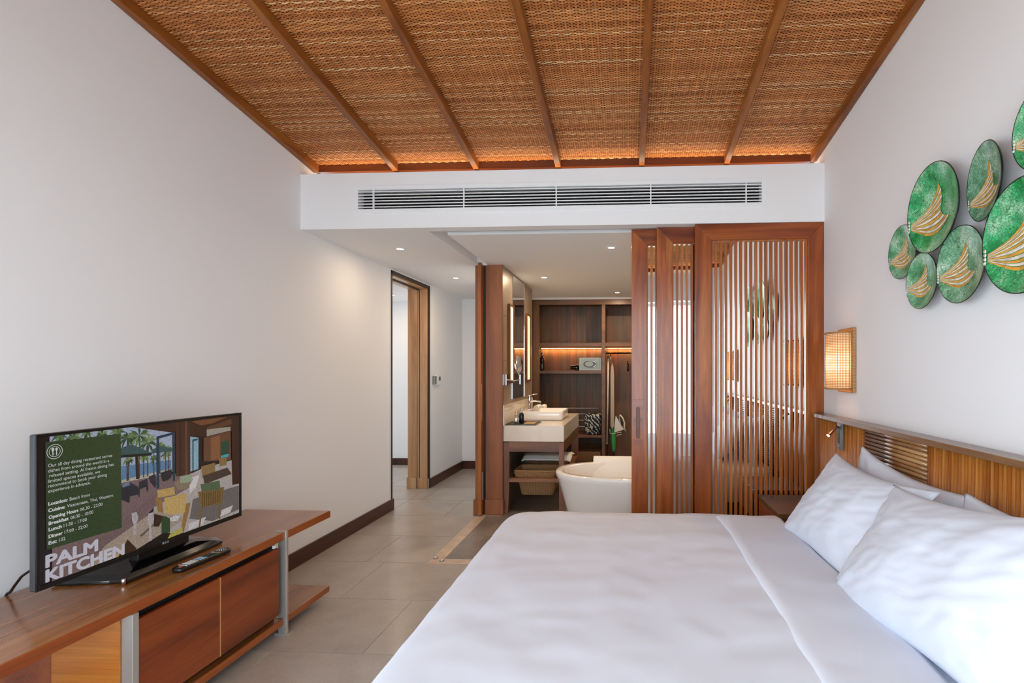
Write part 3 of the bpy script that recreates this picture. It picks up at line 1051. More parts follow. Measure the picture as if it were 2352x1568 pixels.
PIC += [
    ('#3c5a5c', [(0.315, 0.165), (0.366, 0.152), (0.462, 0.243), (0.315, 0.221)]),
    ('#17211f', [(0.315, 0.218), (0.462, 0.243), (0.456, 0.261), (0.315, 0.238)]),
    ('#2f2320', [(0.38, 0.245), (0.395, 0.249), (0.398, 0.426), (0.384, 0.42)]),
    ('#3c5a5c', [(0.456, 0.216), (0.507, 0.197), (0.564, 0.234), (0.564, 0.258), (0.459, 0.245)]),
    ('#7d6666', [(0.315, 0.424), (0.468, 0.431), (0.66, 0.457), (0.698, 0.514), (0.668, 0.59), (0.468, 0.675), (0.293, 0.921), (0.20, 0.966), (0.054, 0.966), (0.054, 0.75), (0.318, 0.757)]),
]
for k in range(7):
    o = k * 0.035
    PIC.append(('#6a5656', [(0.06 + o, 0.93 - 0.01 * k), (0.066 + o, 0.93 - 0.01 * k), (0.47 + o * 0.5, 0.58 - 0.01 * k), (0.467 + o * 0.5, 0.58 - 0.01 * k)]))
PIC += [
    ('#2b2c36', [(0.318, 0.444), (0.357, 0.435), (0.395, 0.484), (0.398, 0.543), (0.357, 0.541), (0.354, 0.589), (0.318, 0.548)]),
    ('#6f7f96', [(0.322, 0.44), (0.352, 0.43), (0.358, 0.455), (0.324, 0.462)]),
    ('#2b2c36', [(0.398, 0.446), (0.437, 0.435), (0.443, 0.523), (0.434, 0.539), (0.431, 0.497), (0.401, 0.506), (0.401, 0.565), (0.395, 0.561)]),
    ('#2b2c36', [(0.443, 0.422), (0.478, 0.415), (0.481, 0.497), (0.475, 0.525), (0.449, 0.464)]),
    ('#25282c', [(0.501, 0.413), (0.561, 0.402), (0.561, 0.464), (0.54, 0.488), (0.513, 0.488)]),
    ('#223a4c', [(0.482, 0.117), (0.567, 0.102), (0.567, 0.122), (0.496, 0.137), (0.496, 0.534), (0.482, 0.537)]),
    ('#223a4c', [(0.567, 0.102), (0.579, 0.101), (0.579, 0.503), (0.567, 0.505)]),
    ('#3f2417', [(0.377, 0.022), (0.935, 0.022), (0.935, 0.168), (0.744, 0.174), (0.66, 0.15), (0.581, 0.097), (0.567, 0.102)]),
    ('#7a4c2c', [(0.67, 0.03), (0.90, 0.024), (0.80, 0.07), (0.73, 0.075)]),
    ('#63402a', [(0.76, 0.10), (0.93, 0.05), (0.93, 0.10), (0.78, 0.13)]),
    ('#4b2a1f', [(0.582, 0.022), (0.662, 0.022), (0.664, 0.479), (0.582, 0.472)]),
    ('#38201a', [(0.60, 0.022), (0.612, 0.022), (0.614, 0.477), (0.602, 0.475)]),
    ('#6c4636', [(0.635, 0.022), (0.645, 0.022), (0.648, 0.478), (0.638, 0.477)]),
    ('#8fb4c6', [(0.664, 0.157), (0.713, 0.179), (0.713, 0.452), (0.665, 0.459)]),
    ('#2a4654', [(0.677, 0.186), (0.709, 0.186), (0.709, 0.199), (0.684, 0.201), (0.684, 0.459), (0.677, 0.457)]),
    ('#6c452f', [(0.744, 0.186), (0.922, 0.165), (0.926, 0.437), (0.744, 0.395)]),
    ('#a59c90', [(0.764, 0.117), (0.922, 0.122), (0.922, 0.159), (0.764, 0.179)]),
    ('#8d5c3c', [(0.79, 0.20), (0.85, 0.19), (0.85, 0.40), (0.79, 0.40)]),
    ('#2d4a38', [(0.856, 0.252), (0.912, 0.241), (0.912, 0.391), (0.856, 0.382)]),
    ('#4aa3ae', [(0.856, 0.375), (0.912, 0.375), (0.912, 0.40), (0.856, 0.40)]),
    ('#b3a8a4', [(0.664, 0.479), (0.729, 0.457), (0.93, 0.439), (0.935, 0.676), (0.984, 0.682), (0.984, 0.962), (0.631, 0.962), (0.468, 0.876), (0.468, 0.675), (0.668, 0.59)]),
    ('#d8d2d2', [(0.66, 0.52), (0.72, 0.50), (0.70, 0.60), (0.66, 0.65)]),
    ('#6f6866', [(0.68, 0.70), (0.984, 0.70), (0.984, 0.93), (0.80, 0.95), (0.66, 0.86)]),
    ('#cfc9c9', [(0.66, 0.90), (0.76, 0.89), (0.74, 0.95), (0.65, 0.955)]),
    ('#cfc9c9', [(0.86, 0.88), (0.94, 0.87), (0.92, 0.93), (0.85, 0.94)]),
    ('#3e2418', [(0.93, 0.022), (0.984, 0.022), (0.986, 0.682), (0.935, 0.676)]),
    ('#8e7046', [(0.729, 0.435), (0.818, 0.428), (0.818, 0.556), (0.736, 0.537)]),
    ('#8e7046', [(0.842, 0.4), (0.899, 0.406), (0.895, 0.475), (0.846, 0.472)]),
    ('#4b3c30', [(0.74, 0.52), (0.90, 0.50), (0.93, 0.57), (0.75, 0.60)]),
    ('#8d7a66', [(0.574, 0.523), (0.602, 0.501), (0.682, 0.525), (0.645, 0.603), (0.589, 0.58)]),
    ('#9aa88c', [(0.606, 0.481), (0.675, 0.483), (0.675, 0.548), (0.609, 0.536)]),
    ('#9a7440', [(0.473, 0.596), (0.507, 0.625), (0.521, 0.77), (0.488, 0.713)]),
    ('#c3a063', [(0.485, 0.547), (0.574, 0.554), (0.579, 0.62), (0.488, 0.609)]),
    ('#9a7440', [(0.634, 0.718), (0.666, 0.726), (0.645, 0.865), (0.625, 0.962), (0.613, 0.912)]),
    ('#caa76a', [(0.521, 0.623), (0.644, 0.634), (0.634, 0.793), (0.524, 0.777)]),
    ('#7f6236', [(0.709, 0.651), (0.878, 0.673), (0.86, 0.819), (0.729, 0.793)]),
    ('#7f6236', [(0.729, 0.793), (0.74, 0.795), (0.723, 0.962), (0.713, 0.962)]),
    ('#7f6236', [(0.838, 0.821), (0.852, 0.821), (0.852, 0.957), (0.842, 0.957)]),
    ('#56664a', [(0.725, 0.59), (0.846, 0.601), (0.853, 0.686), (0.732, 0.654)]),
    ('#a89788', [(0.251, 0.848), (0.468, 0.704), (0.613, 0.815), (0.624, 0.854), (0.377, 0.962), (0.179, 0.962)]),
    ('#6f5f58', [(0.40, 0.86), (0.47, 0.80), (0.475, 0.81), (0.41, 0.875)]),
    ('#3a2418', [(0.47, 0.726), (0.521, 0.77), (0.494, 0.839), (0.468, 0.826)]),
    ('#caa24e', [(0.293, 0.962), (0.32, 0.909), (0.33, 0.92), (0.314, 0.962)]),
    ('#3f2718', [(0.305, 0.962), (0.345, 0.857), (0.384, 0.945), (0.386, 0.962)]),
    ('#2f4a2c', [(0.507, 0.784), (0.527, 0.771), (0.552, 0.806), (0.552, 0.916), (0.507, 0.903)]),
    ('#d2cccb', [(0.551, 0.801), (0.581, 0.792), (0.609, 0.814), (0.589, 0.841), (0.554, 0.828)]),
    ('#b7ab58', [(0.554, 0.923), (0.62, 0.91), (0.616, 0.958), (0.54, 0.962)]),
    ('#b6aeb0', [(0.363, 0.669), (0.386, 0.673), (0.395, 0.718), (0.385, 0.762), (0.384, 0.839), (0.371, 0.837), (0.372, 0.761), (0.365, 0.722)]),
    ('#b6aeb0', [(0.44, 0.711), (0.462, 0.711), (0.47, 0.766), (0.456, 0.819), (0.459, 0.931), (0.443, 0.927), (0.446, 0.814), (0.436, 0.759)]),
]
for k in range(9):
    x = 0.735 + k * 0.0135
    PIC.append(('#4f3a22', [(x, 0.675 + k * 0.002), (x + 0.004, 0.675 + k * 0.002), (x + 0.003, 0.80), (x - 0.001, 0.80)]))
PIC.append(('#35492b', [(0.03, 0.055), (0.315, 0.059), (0.32, 0.757), (0.035, 0.751)]))
_cols = []
pm = MB()
for k, (c, q) in enumerate(PIC):
    if c not in _cols:
        _cols.append(c)
    dx = 0.00010 + 0.000012 * k
    pm.add([st(s, t, dx) for s, t in q], [tuple(range(len(q)))], _cols.index(c))
pic = pm.build('picture', [scr_mat(c) for c in _cols], scr, fix=False)
TXT = bpy.data.materials.get('screen_text') or glow('screen_text', (0.80, 0.80, 0.82, 1), SCR_GAIN * 0.95)
TXT_W = glow('screen_title', lin('#d6d2e0'), SCR_GAIN * 0.95)
DXT = 0.00010 + 0.000012 * (len(PIC) + 4)


def text_mesh(name, body, width, height=None, weight=0.0, mat=None, spacing=1.0):
    """flat lettering, lower left corner at the origin, lying in local x (right) / y (up)"""
    cu = bpy.data.curves.new(name, 'FONT')
    cu.body = body
    cu.size = 1.0
    cu.space_character = spacing
    cu.resolution_u = 3
    ob = bpy.data.objects.new(name, cu)
    COL.objects.link(ob)
    bpy.context.view_layer.update()
    me = bpy.data.meshes.new_from_object(ob.evaluated_get(bpy.context.evaluated_depsgraph_get()))
    bpy.data.objects.remove(ob)
    xs = [v.co.x for v in me.vertices]
    kx = width / (max(xs) - min(xs))
    ky = kx if height is None else height / 0.73
    x0 = min(xs)
    for v in me.vertices:
        v.co = ((v.co.x - x0) * kx, v.co.y * ky, 0)
    me.materials.clear()
    me.materials.append(mat or TXT)
    if weight:
        import bmesh
        bm = bmesh.new()
        h = 0.73 * ky
        for k, (dx, dy) in enumerate([(math.cos(math.pi * q / 8), 0.8 * math.sin(math.pi * q / 8)) for q in range(16)] + [(0, 0)]):
            me2 = me.copy()
            me2.transform(Matrix.Translation((dx * weight * h, dy * weight * h, 0.000001 * k)))
            bm.from_mesh(me2)
            bpy.data.meshes.remove(me2)
        bm.to_mesh(me)
        bm.free()
    return me


def screen_text(body, s0, s1, t, cap, weight=0.0, mat=None, name='text_line'):
    w = (s1 - s0) * (TY1 - TY0)
    me = text_mesh(name, body, w, cap, weight, mat)
    o = bpy.data.objects.new(name, me)
    COL.objects.link(o)
    o.parent = scr
    p = Vector(st(s0, t, DXT))
    o.location = p - ORG[scr.name]
    o.rotation_euler = Matrix(((0, 0, 1), (1, 0, 0), (0, 1, 0))).to_euler()
    return o


CAP = 0.0125
for body, s0, s1, t in (('Our all day dining restaurant serves', 0.040, 0.279, 0.219), ('dishes from around the world in a', 0.040, 0.266, 0.253),
                        ('relaxed setting. Al fresco dining has', 0.044, 0.285, 0.286), ('limited spaces available, we', 0.040, 0.229, 0.320),
                        ('recommend to book your dining', 0.040, 0.257, 0.351), ('experience in advance.', 0.040, 0.192, 0.384)):
    screen_text(body, s0, s1, t, CAP)
for b, s0, s1, r_, s2, s3, t in (('Location:', 0.041, 0.106, 'Beach front', 0.111, 0.189, 0.467), ('Cuisine:', 0.041, 0.098, 'Vietnamese, Thai, Western', 0.102, 0.282, 0.510),
                                 ('Opening Hours', 0.042, 0.145, '06.30 - 22:00', 0.149, 0.239, 0.555), ('Breakfast', 0.042, 0.110, '06:30 - 10:00', 0.114, 0.202, 0.594),
                                 ('Lunch', 0.042, 0.086, '11:30 - 17:00', 0.090, 0.177, 0.634), ('Dinner', 0.042, 0.089, '17:00 - 22:00', 0.093, 0.180, 0.679),
                                 ('Ext:', 0.042, 0.069, '102', 0.074, 0.099, 0.721)):
    screen_text(b, s0, s1, t, CAP, 0.055)
    screen_text(r_, s2 + 0.003, s3, t, CAP)
screen_text('PALM', 0.034, 0.218, 0.862, 0.043, 0.075, TXT_W, 'title_word')
screen_text('KITCHEN', 0.034, 0.329, 0.956, 0.043, 0.075, TXT_W, 'title_word')
ic = MB()
_ic = st(0.062, 0.123, DXT)
def ring2(r0, r1, n=28, c=_ic):
    a = [2 * math.pi * k / n for k in range(n)]
    ic.loft([[(c[0], c[1] + r0 * math.cos(x), c[2] + r0 * math.sin(x)) for x in a], [(c[0], c[1] + r1 * math.cos(x), c[2] + r1 * math.sin(x)) for x in a]], False, False)
ring2(0.0245, 0.0265)
ring2(0.0175, 0.0190)
for dy, w, h0, h1 in ((-0.006, 0.0016, -0.013, 0.004), (0.006, 0.0016, -0.013, 0.004)):
    ic.add([(_ic[0], _ic[1] + dy + a * w, _ic[2] + b) for a, b in ((-1, h0), (1, h0), (1, h1), (-1, h1))], [(0, 1, 2, 3)])
ic.add([(_ic[0], _ic[1] - 0.006 + a, _ic[2] + b) for a, b in ((-0.004, 0.003), (0.004, 0.003), (0.004, 0.014), (-0.004, 0.014))], [(0, 1, 2, 3)])
_a = [2 * math.pi * k / 14 for k in range(14)]
ic.add([(_ic[0], _ic[1] + 0.006 + 0.0042 * math.cos(x), _ic[2] + 0.008 + 0.006 * math.sin(x)) for x in _a], [tuple(range(14))])
ic.build('cutlery_icon', TXT, scr, fix=False)
lg = text_mesh('maker_mark', 'LG', 0.017, 0.009, 0.03, plain('maker_grey', lin('#b9b9bd'), 0.4))
o = bpy.data.objects.new('maker_mark', lg)
COL.objects.link(o)
o.parent = tv
o.location = Vector((TVX + 0.0023, 2.222, TZ0 + 0.0045)) - ORG[tv.name]
o.rotation_euler = Matrix(((0, 0, 1), (1, 0, 0), (0, 1, 0))).to_euler()
mk = MB().lathe([(0.0055, 0), (0.0055, 0.0006)], (TVX + 0.0021, 2.212, TZ0 + 0.009), 18, axis='X')
mk.build('maker_disc', plain('maker_red', lin('#8b8f95'), 0.4), tv)
# cable
MB().tube([(-2.108, 1.86, 0.70), (-2.15, 1.835, 0.685), (-2.20, 1.824, 0.666), (-2.25, 1.834, 0.637), (-2.30, 1.850, 0.593), (-2.332, 1.864, 0.565), (-2.352, 1.870, 0.556), (-2.3655, 1.873, 0.540), (-2.3655, 1.876, 0.40)],
          0.0048, 8).build('power_cable', M['black'], label='black cable curving from behind the television onto the cabinet', cat='cable', smooth=True)

# ---- remote control
rc = root('remote_control', 'black remote control with white and coloured buttons lying on the cabinet', 'remote control', (-1.895, 2.25, 0.5475), (0, 0, math.radians(-4)), local=True)
body = []
for z, k in ((0.0, 0.80), (0.004, 0.97), (0.012, 1.0), (0.019, 0.93), (0.0205, 0.80)):
    body.append([(x * k, y * (1 - (1 - k) * 0.25), z) for x, y in rrect(-0.026, 0.026, -0.14, 0.135, 0.022, 6)])
MB().loft(body).build('shell', M['black'], rc, smooth=True)
Wm, Rm, Bm, Gm, Ym = (plain('key_' + n, lin(c), 0.5) for n, c in (('white', '#d9dee0'), ('red', '#e0624a'), ('blue', '#9cc4dc'), ('green', '#3fb07a'), ('yellow', '#d9b64c')))
def key(x, y, w, h, m):
    box('button', m, x - w, x + w, y - h, y + h, 0.0195, 0.0222, rc, bevel=0.0008)
key(0.006, -0.118, 0.006, 0.005, Rm)
for i in range(4):
    key(-0.0165 + 0.011 * i, -0.101, 0.0038, 0.003, Wm)
for j in range(4):
    for i in range(3):
        key(-0.0135 + 0.0135 * i, -0.084 + 0.0125 * j, 0.0055, 0.0042, Wm)
for j in range(3):
    for i in range(3):
        key(-0.0135 + 0.0135 * i, -0.028 + 0.0125 * j, 0.0052, 0.0042, Bm)
for i, m in enumerate((Rm, Gm, Ym, Bm)):
    key(0.0165 - 0.011 * i, 0.062, 0.0042, 0.003, m)
for j in range(3):
    for i in range(3):
        key(-0.012 + 0.012 * i, 0.085 + 0.011 * j, 0.0022, 0.0012, Wm)

# ---- bed
bed = root('bed', 'wide low bed with a white mattress pushed up to the teak headboard', 'bed', (0.25, 1.99, 0))
box('bed_base', M['walnut_x'], -0.55, 1.23, 1.10, 2.88, 0.03, 0.28, bed, bevel=0.01)
mm = MB()
pts = rrect(-0.60, 1.235, 1.05, 2.93, 0.08, 6)
mm.loft([[(0.3175 + (p[0] - 0.3175) * k, 1.99 + (p[1] - 1.99) * k, z) for p in pts] for z, k in
         ((0.28, 0.985), (0.30, 1.0), (0.53, 1.0), (0.56, 0.992), (0.572, 0.972))])
mm.build('mattress', M['linen'], bed, smooth=True)


def sm(a, b, x):
    x = min(max((x - a) / (b - a), 0), 1)
    return x * x * (3 - 2 * x)


def fbm(x, y, s, o=3, seed=0.0):
    v, a = 0.0, 1.0
    for k in range(o):
        v += a * noise.noise(Vector((x * s, y * s, seed + k * 3.7)))
        s *= 2.1
        a *= 0.5
    return v


DX0, DX1, DYA, DYB = -0.682, 0.80, 0.98, 2.985


def duvet_fn(u, v):
    ext = 0.50
    a = DX0 - ext + u * (DX1 - DX0 + ext)
    b = DYA - ext + v * (DYB - DYA + 2 * ext)
    r = 0.075
    cr = 0.10
    qx = max(a, DX0 + r + cr) if True else a
    qy = min(max(b, DYA + r + cr), DYB - r - cr)
    dx, dy = a - qx, b - qy
    d = math.hypot(dx, dy)
    top = 0.602 + 0.008 * fbm(a, b, 2.6, 3, 1.0) + 0.004 * fbm(a, b, 7.0, 2, 5.0)
    if d < cr + 1e-6:
        # soft roll towards the rim
        return (a, b, top - 0.010 * (d / cr) ** 2)
    nx, ny = dx / d, dy / d
    e = d - cr
    lx, ly = qx + nx * cr, qy + ny * cr
    wav = 0.018 * math.sin((a * 9 + b * 7)) * sm(0.1, 0.4, e)
    if e < r * math.pi / 2:
        an = e / r
        return (lx + nx * r * math.sin(an), ly + ny * r * math.sin(an), top - 0.010 - r * (1 - math.cos(an)))
    h = e - r * math.pi / 2
    z = max(top - 0.010 - r - h, 0.10)
    return (lx + nx * (r + 0.02 * h + wav), ly + ny * (r + 0.02 * h + wav), z)


dv = root('duvet', 'white duvet spread over the bed with a turned down band near the pillows', 'duvet', (0.1, 1.98, 0.58))
d_ = MB().grid(duvet_fn, 120, 150)
dvo = d_.build('cover', M['linen'], dv, smooth=True)
so = dvo.modifiers.new('thick', 'SOLIDIFY')
so.thickness = 0.02
so.offset = -1.0


def fold_fn(u, v):
    """cross-section runs from under the lip, round the rolled edge, then flat to the pillow side"""
    b = 0.985 + v * (2.93 - 0.985)
    edge = 0.515 + 0.012 * fbm(0.0, b, 1.7, 2, 9.0) - 0.02 * sm(2.6, 2.95, b)
    end = 0.80 + 0.012 * fbm(1.0, b, 1.3, 2, 4.0)
    puff = 0.030 + 0.008 * fbm(2.0, b, 2.2, 2, 2.0)
    side = sm(0.985, 1.06, b) * (1 - sm(2.83, 2.93, b))
    z0 = 0.606
    if u < 0.12:
        t_ = u / 0.12
        x = edge + 0.05 * (1 - t_)
        z = z0 - 0.002
    elif u < 0.36:
        t_ = (u - 0.12) / 0.24
        a = -math.pi / 2 - t_ * math.pi
        x = edge + 0.03 * math.cos(a) * 1.0
        z = z0 + puff / 2 + puff / 2 * math.sin(a)
        x = edge + 0.035 * (math.cos(a))
    else:
        t_ = (u - 0.36) / 0.64
        x = edge + t_ * (end - edge)
        z = z0 + puff * (1 - 0.40 * t_) + 0.004 * fbm(x, b, 5, 2, 7.0)
    zz = z0 + (z - z0) * (0.35 + 0.65 * side)
    return (x, b, zz - 0.03 * (1 - side))


fo = MB().grid(fold_fn, 36, 120).build('turned_down_band', M['linen'], dv, smooth=True)
so = fo.modifiers.new('thick', 'SOLIDIFY')
so.thickness = 0.006
so.offset = -1.0


def pillow(label, c, up, across, W, H, T, seed, sag=0.085, tagged=False):
    """c centre, up / across directions of the pillow's height and width"""
    up = Vector(up).normalized()
    ac = Vector(across)
    ac = (ac - up * ac.dot(up)).normalized()
    nn = ac.cross(up).normalized()
    R = Matrix((ac, up, nn)).transposed()
    r = root('pillow', label, 'pillow', c, R.to_euler(), group='white bed pillows', local=True)
    N = 44
    mb = MB()

    def surf(sgn):
        def fn(u, v):
            a, b = 2 * u - 1, 2 * v - 1
            ea, eb = abs(a), abs(b)
            px = W / 2 * a * (1 - sag * 1.1 * (1 - b * b))
            py = H / 2 * b * (1 - sag * 2.0 * (1 - a * a))
            prof = max(0.0, (1 - ea ** 2.4)) ** 0.62 * max(0.0, (1 - eb ** 2.2)) ** 0.62
            cor = ((1 - ea) * (1 - eb)) ** 0.0
            wr = 0.0
            k = 1 - prof
            # creases running in from the corners
            for cx, cy in ((1, 1), (-1, 1), (1, -1), (-1, -1)):
                dx, dy = (a - cx) * W / 2, (b - cy) * H / 2
                dd = math.hypot(dx, dy)
                ang = math.atan2(dy, dx)
                wr += 0.005 * math.sin(ang * 11 + seed * 1.3 + cx * 2 + cy) * math.exp(-((dd - 0.13) / 0.10) ** 2)
            wr += 0.010 * fbm(a * W, b * H, 2.4, 2, seed)
            rid = 1 - abs(fbm(a * W * 0.55 + b * H * 0.5, b * H * 1.7 - a * W * 0.8, 4.2, 2, seed + 9))
            wr += 0.0045 * max(0.0, rid - 0.72) / 0.28
            z = sgn * (T / 2 * prof) + wr * min(1.0, prof * 2.2)
            return (px, py, z)
        return fn
    mb.grid(surf(1), N, N)
    mb.grid(surf(-1), N, N, flip=True)
    me, cc = mb.mesh('case', M['pillow'], True, centre=False)
    import bmesh
    bm = bmesh.new()
    bm.from_mesh(me)
    bmesh.ops.remove_doubles(bm, verts=bm.verts, dist=0.0008)
    bmesh.ops.recalc_face_normals(bm, faces=bm.faces)
    bm.to_mesh(me)
    bm.free()
    o = place('case', me, (0, 0, 0), r)
    if tagged:
        MB().box(W * 0.5 - 0.20, W * 0.5 - 0.185, H * 0.5 - 0.055, H * 0.5 - 0.025, -0.012, -0.010).build('care_tag', M['white'], r)
    return r


# across points towards the camera side (-y) so that the face normal looks into the room
pillow('rear white pillow upright against the ribbed headboard, farthest from the camera', (1.145, 2.345, 0.752), (0.20, -0.06, 0.97), (0, -1, -0.06), 0.90, 0.49, 0.15, 3.0)
pillow('rear white pillow against the headboard on the near side with a small white tag', (1.125, 1.49, 0.765), (0.24, 0.04, 0.97), (0, -1, 0.0), 0.84, 0.47, 0.17, 8.0, tagged=True)
pillow('front white pillow leaning on the far side of the bed with its corner pointing up', (0.935, 2.335, 0.775), (0.57, 0.02, 0.80), (0.02, -1, -0.055), 0.84, 0.50, 0.19, 5.0)
pillow('large front white pillow nearest the camera, overlapping the pillow behind it', (0.915, 1.625, 0.798), (0.56, 0.14, 0.80), (0.02, -1, 0.05), 0.92, 0.53, 0.19, 12.0)

# ---- headboard
hb = root('headboard', 'long teak headboard of ribbed panels under a flat wooden cap on the right wall', 'headboard', (1.30, 2.06, 0))
HX = 1.288
HY0, HY1, HZ = 0.50, 3.62, 1.112
box('back_board', M['hb_back'], HX, RW - 0.002, HY0, HY1, 0.15, HZ - 0.026, hb)
box('cap', M['hb_cap'], 1.252, RW - 0.002, HY0 - 0.035, HY1 + 0.04, HZ - 0.026, HZ, hb, bevel=0.003)
for y0, y1 in ((HY1, HY1 + 0.038), (HY0 - 0.033, HY0)):
    box('end_post', M['post'], 1.256, RW - 0.002, y0, y1, 0.15, HZ - 0.026, hb, bevel=0.002)
PITCH = 0.0202
def half_round(r, n=7):
    return [(-r * math.sin(math.pi * k / n) * 1.0, r * math.cos(math.pi * k / n)) for k in range(n + 1)]
rz0, rz1 = 0.42, HZ - 0.027
me_v, _ = MB().prism([(a, b) for a, b in half_round(PITCH / 2 - 0.0006)], 'Z', -(rz1 - rz0) / 2, (rz1 - rz0) / 2).mesh('rib', M['rib_z'], True, centre=False)
for y0, y1 in ((2.952, HY1), (1.782, 2.336), (HY0, 1.170)):
    n = int(round((y1 - y0) / PITCH))
    for k in range(n):
        place('rib', me_v, (HX, y0 + (k + 0.5) * (y1 - y0) / n, (rz0 + rz1) / 2), hb)
me_h, _ = MB().prism([(a, b) for a, b in half_round(PITCH / 2 - 0.0006)], 'Y', -0.303, 0.303).mesh('rib', M['rib_y'], True, centre=False)
for yc in (2.644, 1.476):
    z = rz1 - PITCH / 2
    while z > 0.5:
        place('rib', me_h, (HX, yc, z), hb)
        z -= PITCH
for me_ in (me_v, me_h):
    pass

# ---- reading lamps on the headboard
M['led_warm'] = glow('reading_lamp_led', (1.0, 0.80, 0.55, 1), 25.0)
def reading_lamp(yc, label):
    r = root('reading_lamp', label, 'lamp', (1.27, yc, 1.01), group='copper reading lamps on the headboard')
    box('back_plate', M['dull_metal'], 1.262, 1.270, yc - 0.042, yc + 0.042, 0.929, 1.091, r, bevel=0.001)
    box('plate_slot', M['black'], 1.2605, 1.2625, yc + 0.002, yc + 0.028, 0.965, 1.062, r)
    MB().lathe([(0.006, 1.258), (0.006, 1.262)], (0, yc + 0.012, 0.947), 14, axis='X').build('knob', M['chrome'], r, smooth=True)
    p0, p1 = Vector((1.243, yc + 0.018, 1.060)), Vector((1.195, yc - 0.003, 1.012))
    MB().tube([(1.262, yc + 0.018, 1.058), p0], 0.006, 8).build('arm', M['dull_metal'], r, smooth=True)
    d = (p1 - p0).normalized()
    MB().tube([p0 - d * 0.012, p0, p1], [0.010, 0.0115, 0.0115], 16).build('barrel', M['copper'], r, smooth=True)
    MB().tube([p1, p1 + d * 0.002], 0.0095, 16).build('led', M['led_warm'], r)
    l = bpy.data.lights.new('reading_lamp_light', 'SPOT')
    l.energy, l.color, l.spot_size, l.spot_blend, l.shadow_soft_size = 2.0, (1.0, 0.72, 0.42), math.radians(90), 0.6, 0.008
    lo = bpy.data.objects.new('reading_lamp_light', l)
    COL.objects.link(lo)
    lo.parent = r
    lo.location = p1 + d * 0.004 - ORG[r.name]
    lo.rotation_euler = d.to_track_quat('-Z', 'Y').to_euler()
reading_lamp(3.232, 'copper reading lamp on the headboard end next to the slatted doors')
reading_lamp(0.888, 'copper reading lamp on the near end of the headboard, seen in the mirror')

# ---- cane wall lamps
def wall_lamp(yc, label):
    r = root('wall_lamp', label, 'wall lamp', (RW, yc, 1.46), group='cane wall lamps')
    z0, z1 = 1.268, 1.657
    MB().prism(rrect(yc - 0.115, yc + 0.115, z0, z1, 0.008, 3), 'X', RW - 0.022, RW - 0.001).build('back_plate', M['cane_rope'], r, bevel=0.004)
    a0, a1 = 1.292, 1.628
    hw, dp = 0.098, 0.112
    xb = RW - 0.022
    def pt(a, z, o=0.0):
        return (xb - (dp + o) * math.sin(a) ** 0.8, yc - (hw + o) * math.cos(a), z)
    MB().grid(lambda u, v: pt(math.pi * u, a0 + 0.006 + v * (a1 - a0 - 0.012), -0.004), 20, 1).build('paper_liner', M['paper'], r, smooth=True, fix=False)
    lat = MB()
    nz, na = 33, 22
    for k in range(nz):
        z = a0 + 0.014 + k * (a1 - a0 - 0.028) / (nz - 1)
        lat.grid(lambda u, v: pt(math.pi * u, z - 0.0022 + v * 0.0044, 0.0012 if k % 2 else 0.0004), 20, 1)
    for k in range(na):
        a = math.pi * (k + 0.5) / na
        lat.grid(lambda u, v: pt(a - 0.022 + 0.044 * u, a0 + 0.004 + v * (a1 - a0 - 0.008), 0.0008), 1, 16)
    lat.build('cane_shade', M['cane'], r, fix=False, kind='stuff')
    rim = MB()
    for z in (a0, a1):
        rim.tube([pt(math.pi * k / 16, z, 0.001) for k in range(17)], 0.0055, 8)
    for a in (0.0, math.pi):
        rim.tube([pt(a, a0, 0.001), pt(a, a1, 0.001)], 0.0055, 8)
    rim.build('shade_rim', M['cane_rope'], r, smooth=True)
    l = bpy.data.lights.new('wall_lamp_bulb', 'POINT')
    l.energy, l.color, l.shadow_soft_size = 1.7, (1.0, 0.66, 0.36), 0.02
    lo = bpy.data.objects.new('wall_lamp_bulb', l)
    COL.objects.link(lo)
    lo.parent = r
    lo.location = Vector((xb - 0.045, yc, 1.445)) - ORG[r.name]
wall_lamp(3.298, 'lit cane half-round wall lamp above the headboard next to the slatted doors')
wall_lamp(0.82, 'lit cane wall lamp on the near side of the bed, seen in the mirror')

# ---- bedside tables
def nightstand(y0, y1, label):
    r = root('nightstand', label, 'bedside table', (1.08, (y0 + y1) / 2, 0), group='wooden bedside tables')
    box('top', M['walnut_x'], 0.886, 1.25, y0, y1, 0.523, 0.553, r, bevel=0.003)
    box('side', M['cab_edge'], 0.90, 1.24, y0 + 0.02, y0 + 0.045, 0.0, 0.523, r, bevel=0.002)
    box('side', M['cab_edge'], 0.90, 1.24, y1 - 0.045, y1 - 0.02, 0.0, 0.523, r, bevel=0.002)
    box('drawer_front', M['cab_door'], 0.892, 0.91, y0 + 0.05, y1 - 0.05, 0.34, 0.515, r, bevel=0.002)
    box('shelf', M['walnut_x'], 0.91, 1.24, y0 + 0.045, y1 - 0.045, 0.14, 0.165, r, bevel=0.002)
nightstand(3.17, 3.66, 'wooden bedside table between the bed and the slatted doors')
nightstand(0.40, 0.92, 'wooden bedside table on the near side of the bed, seen in the mirror')

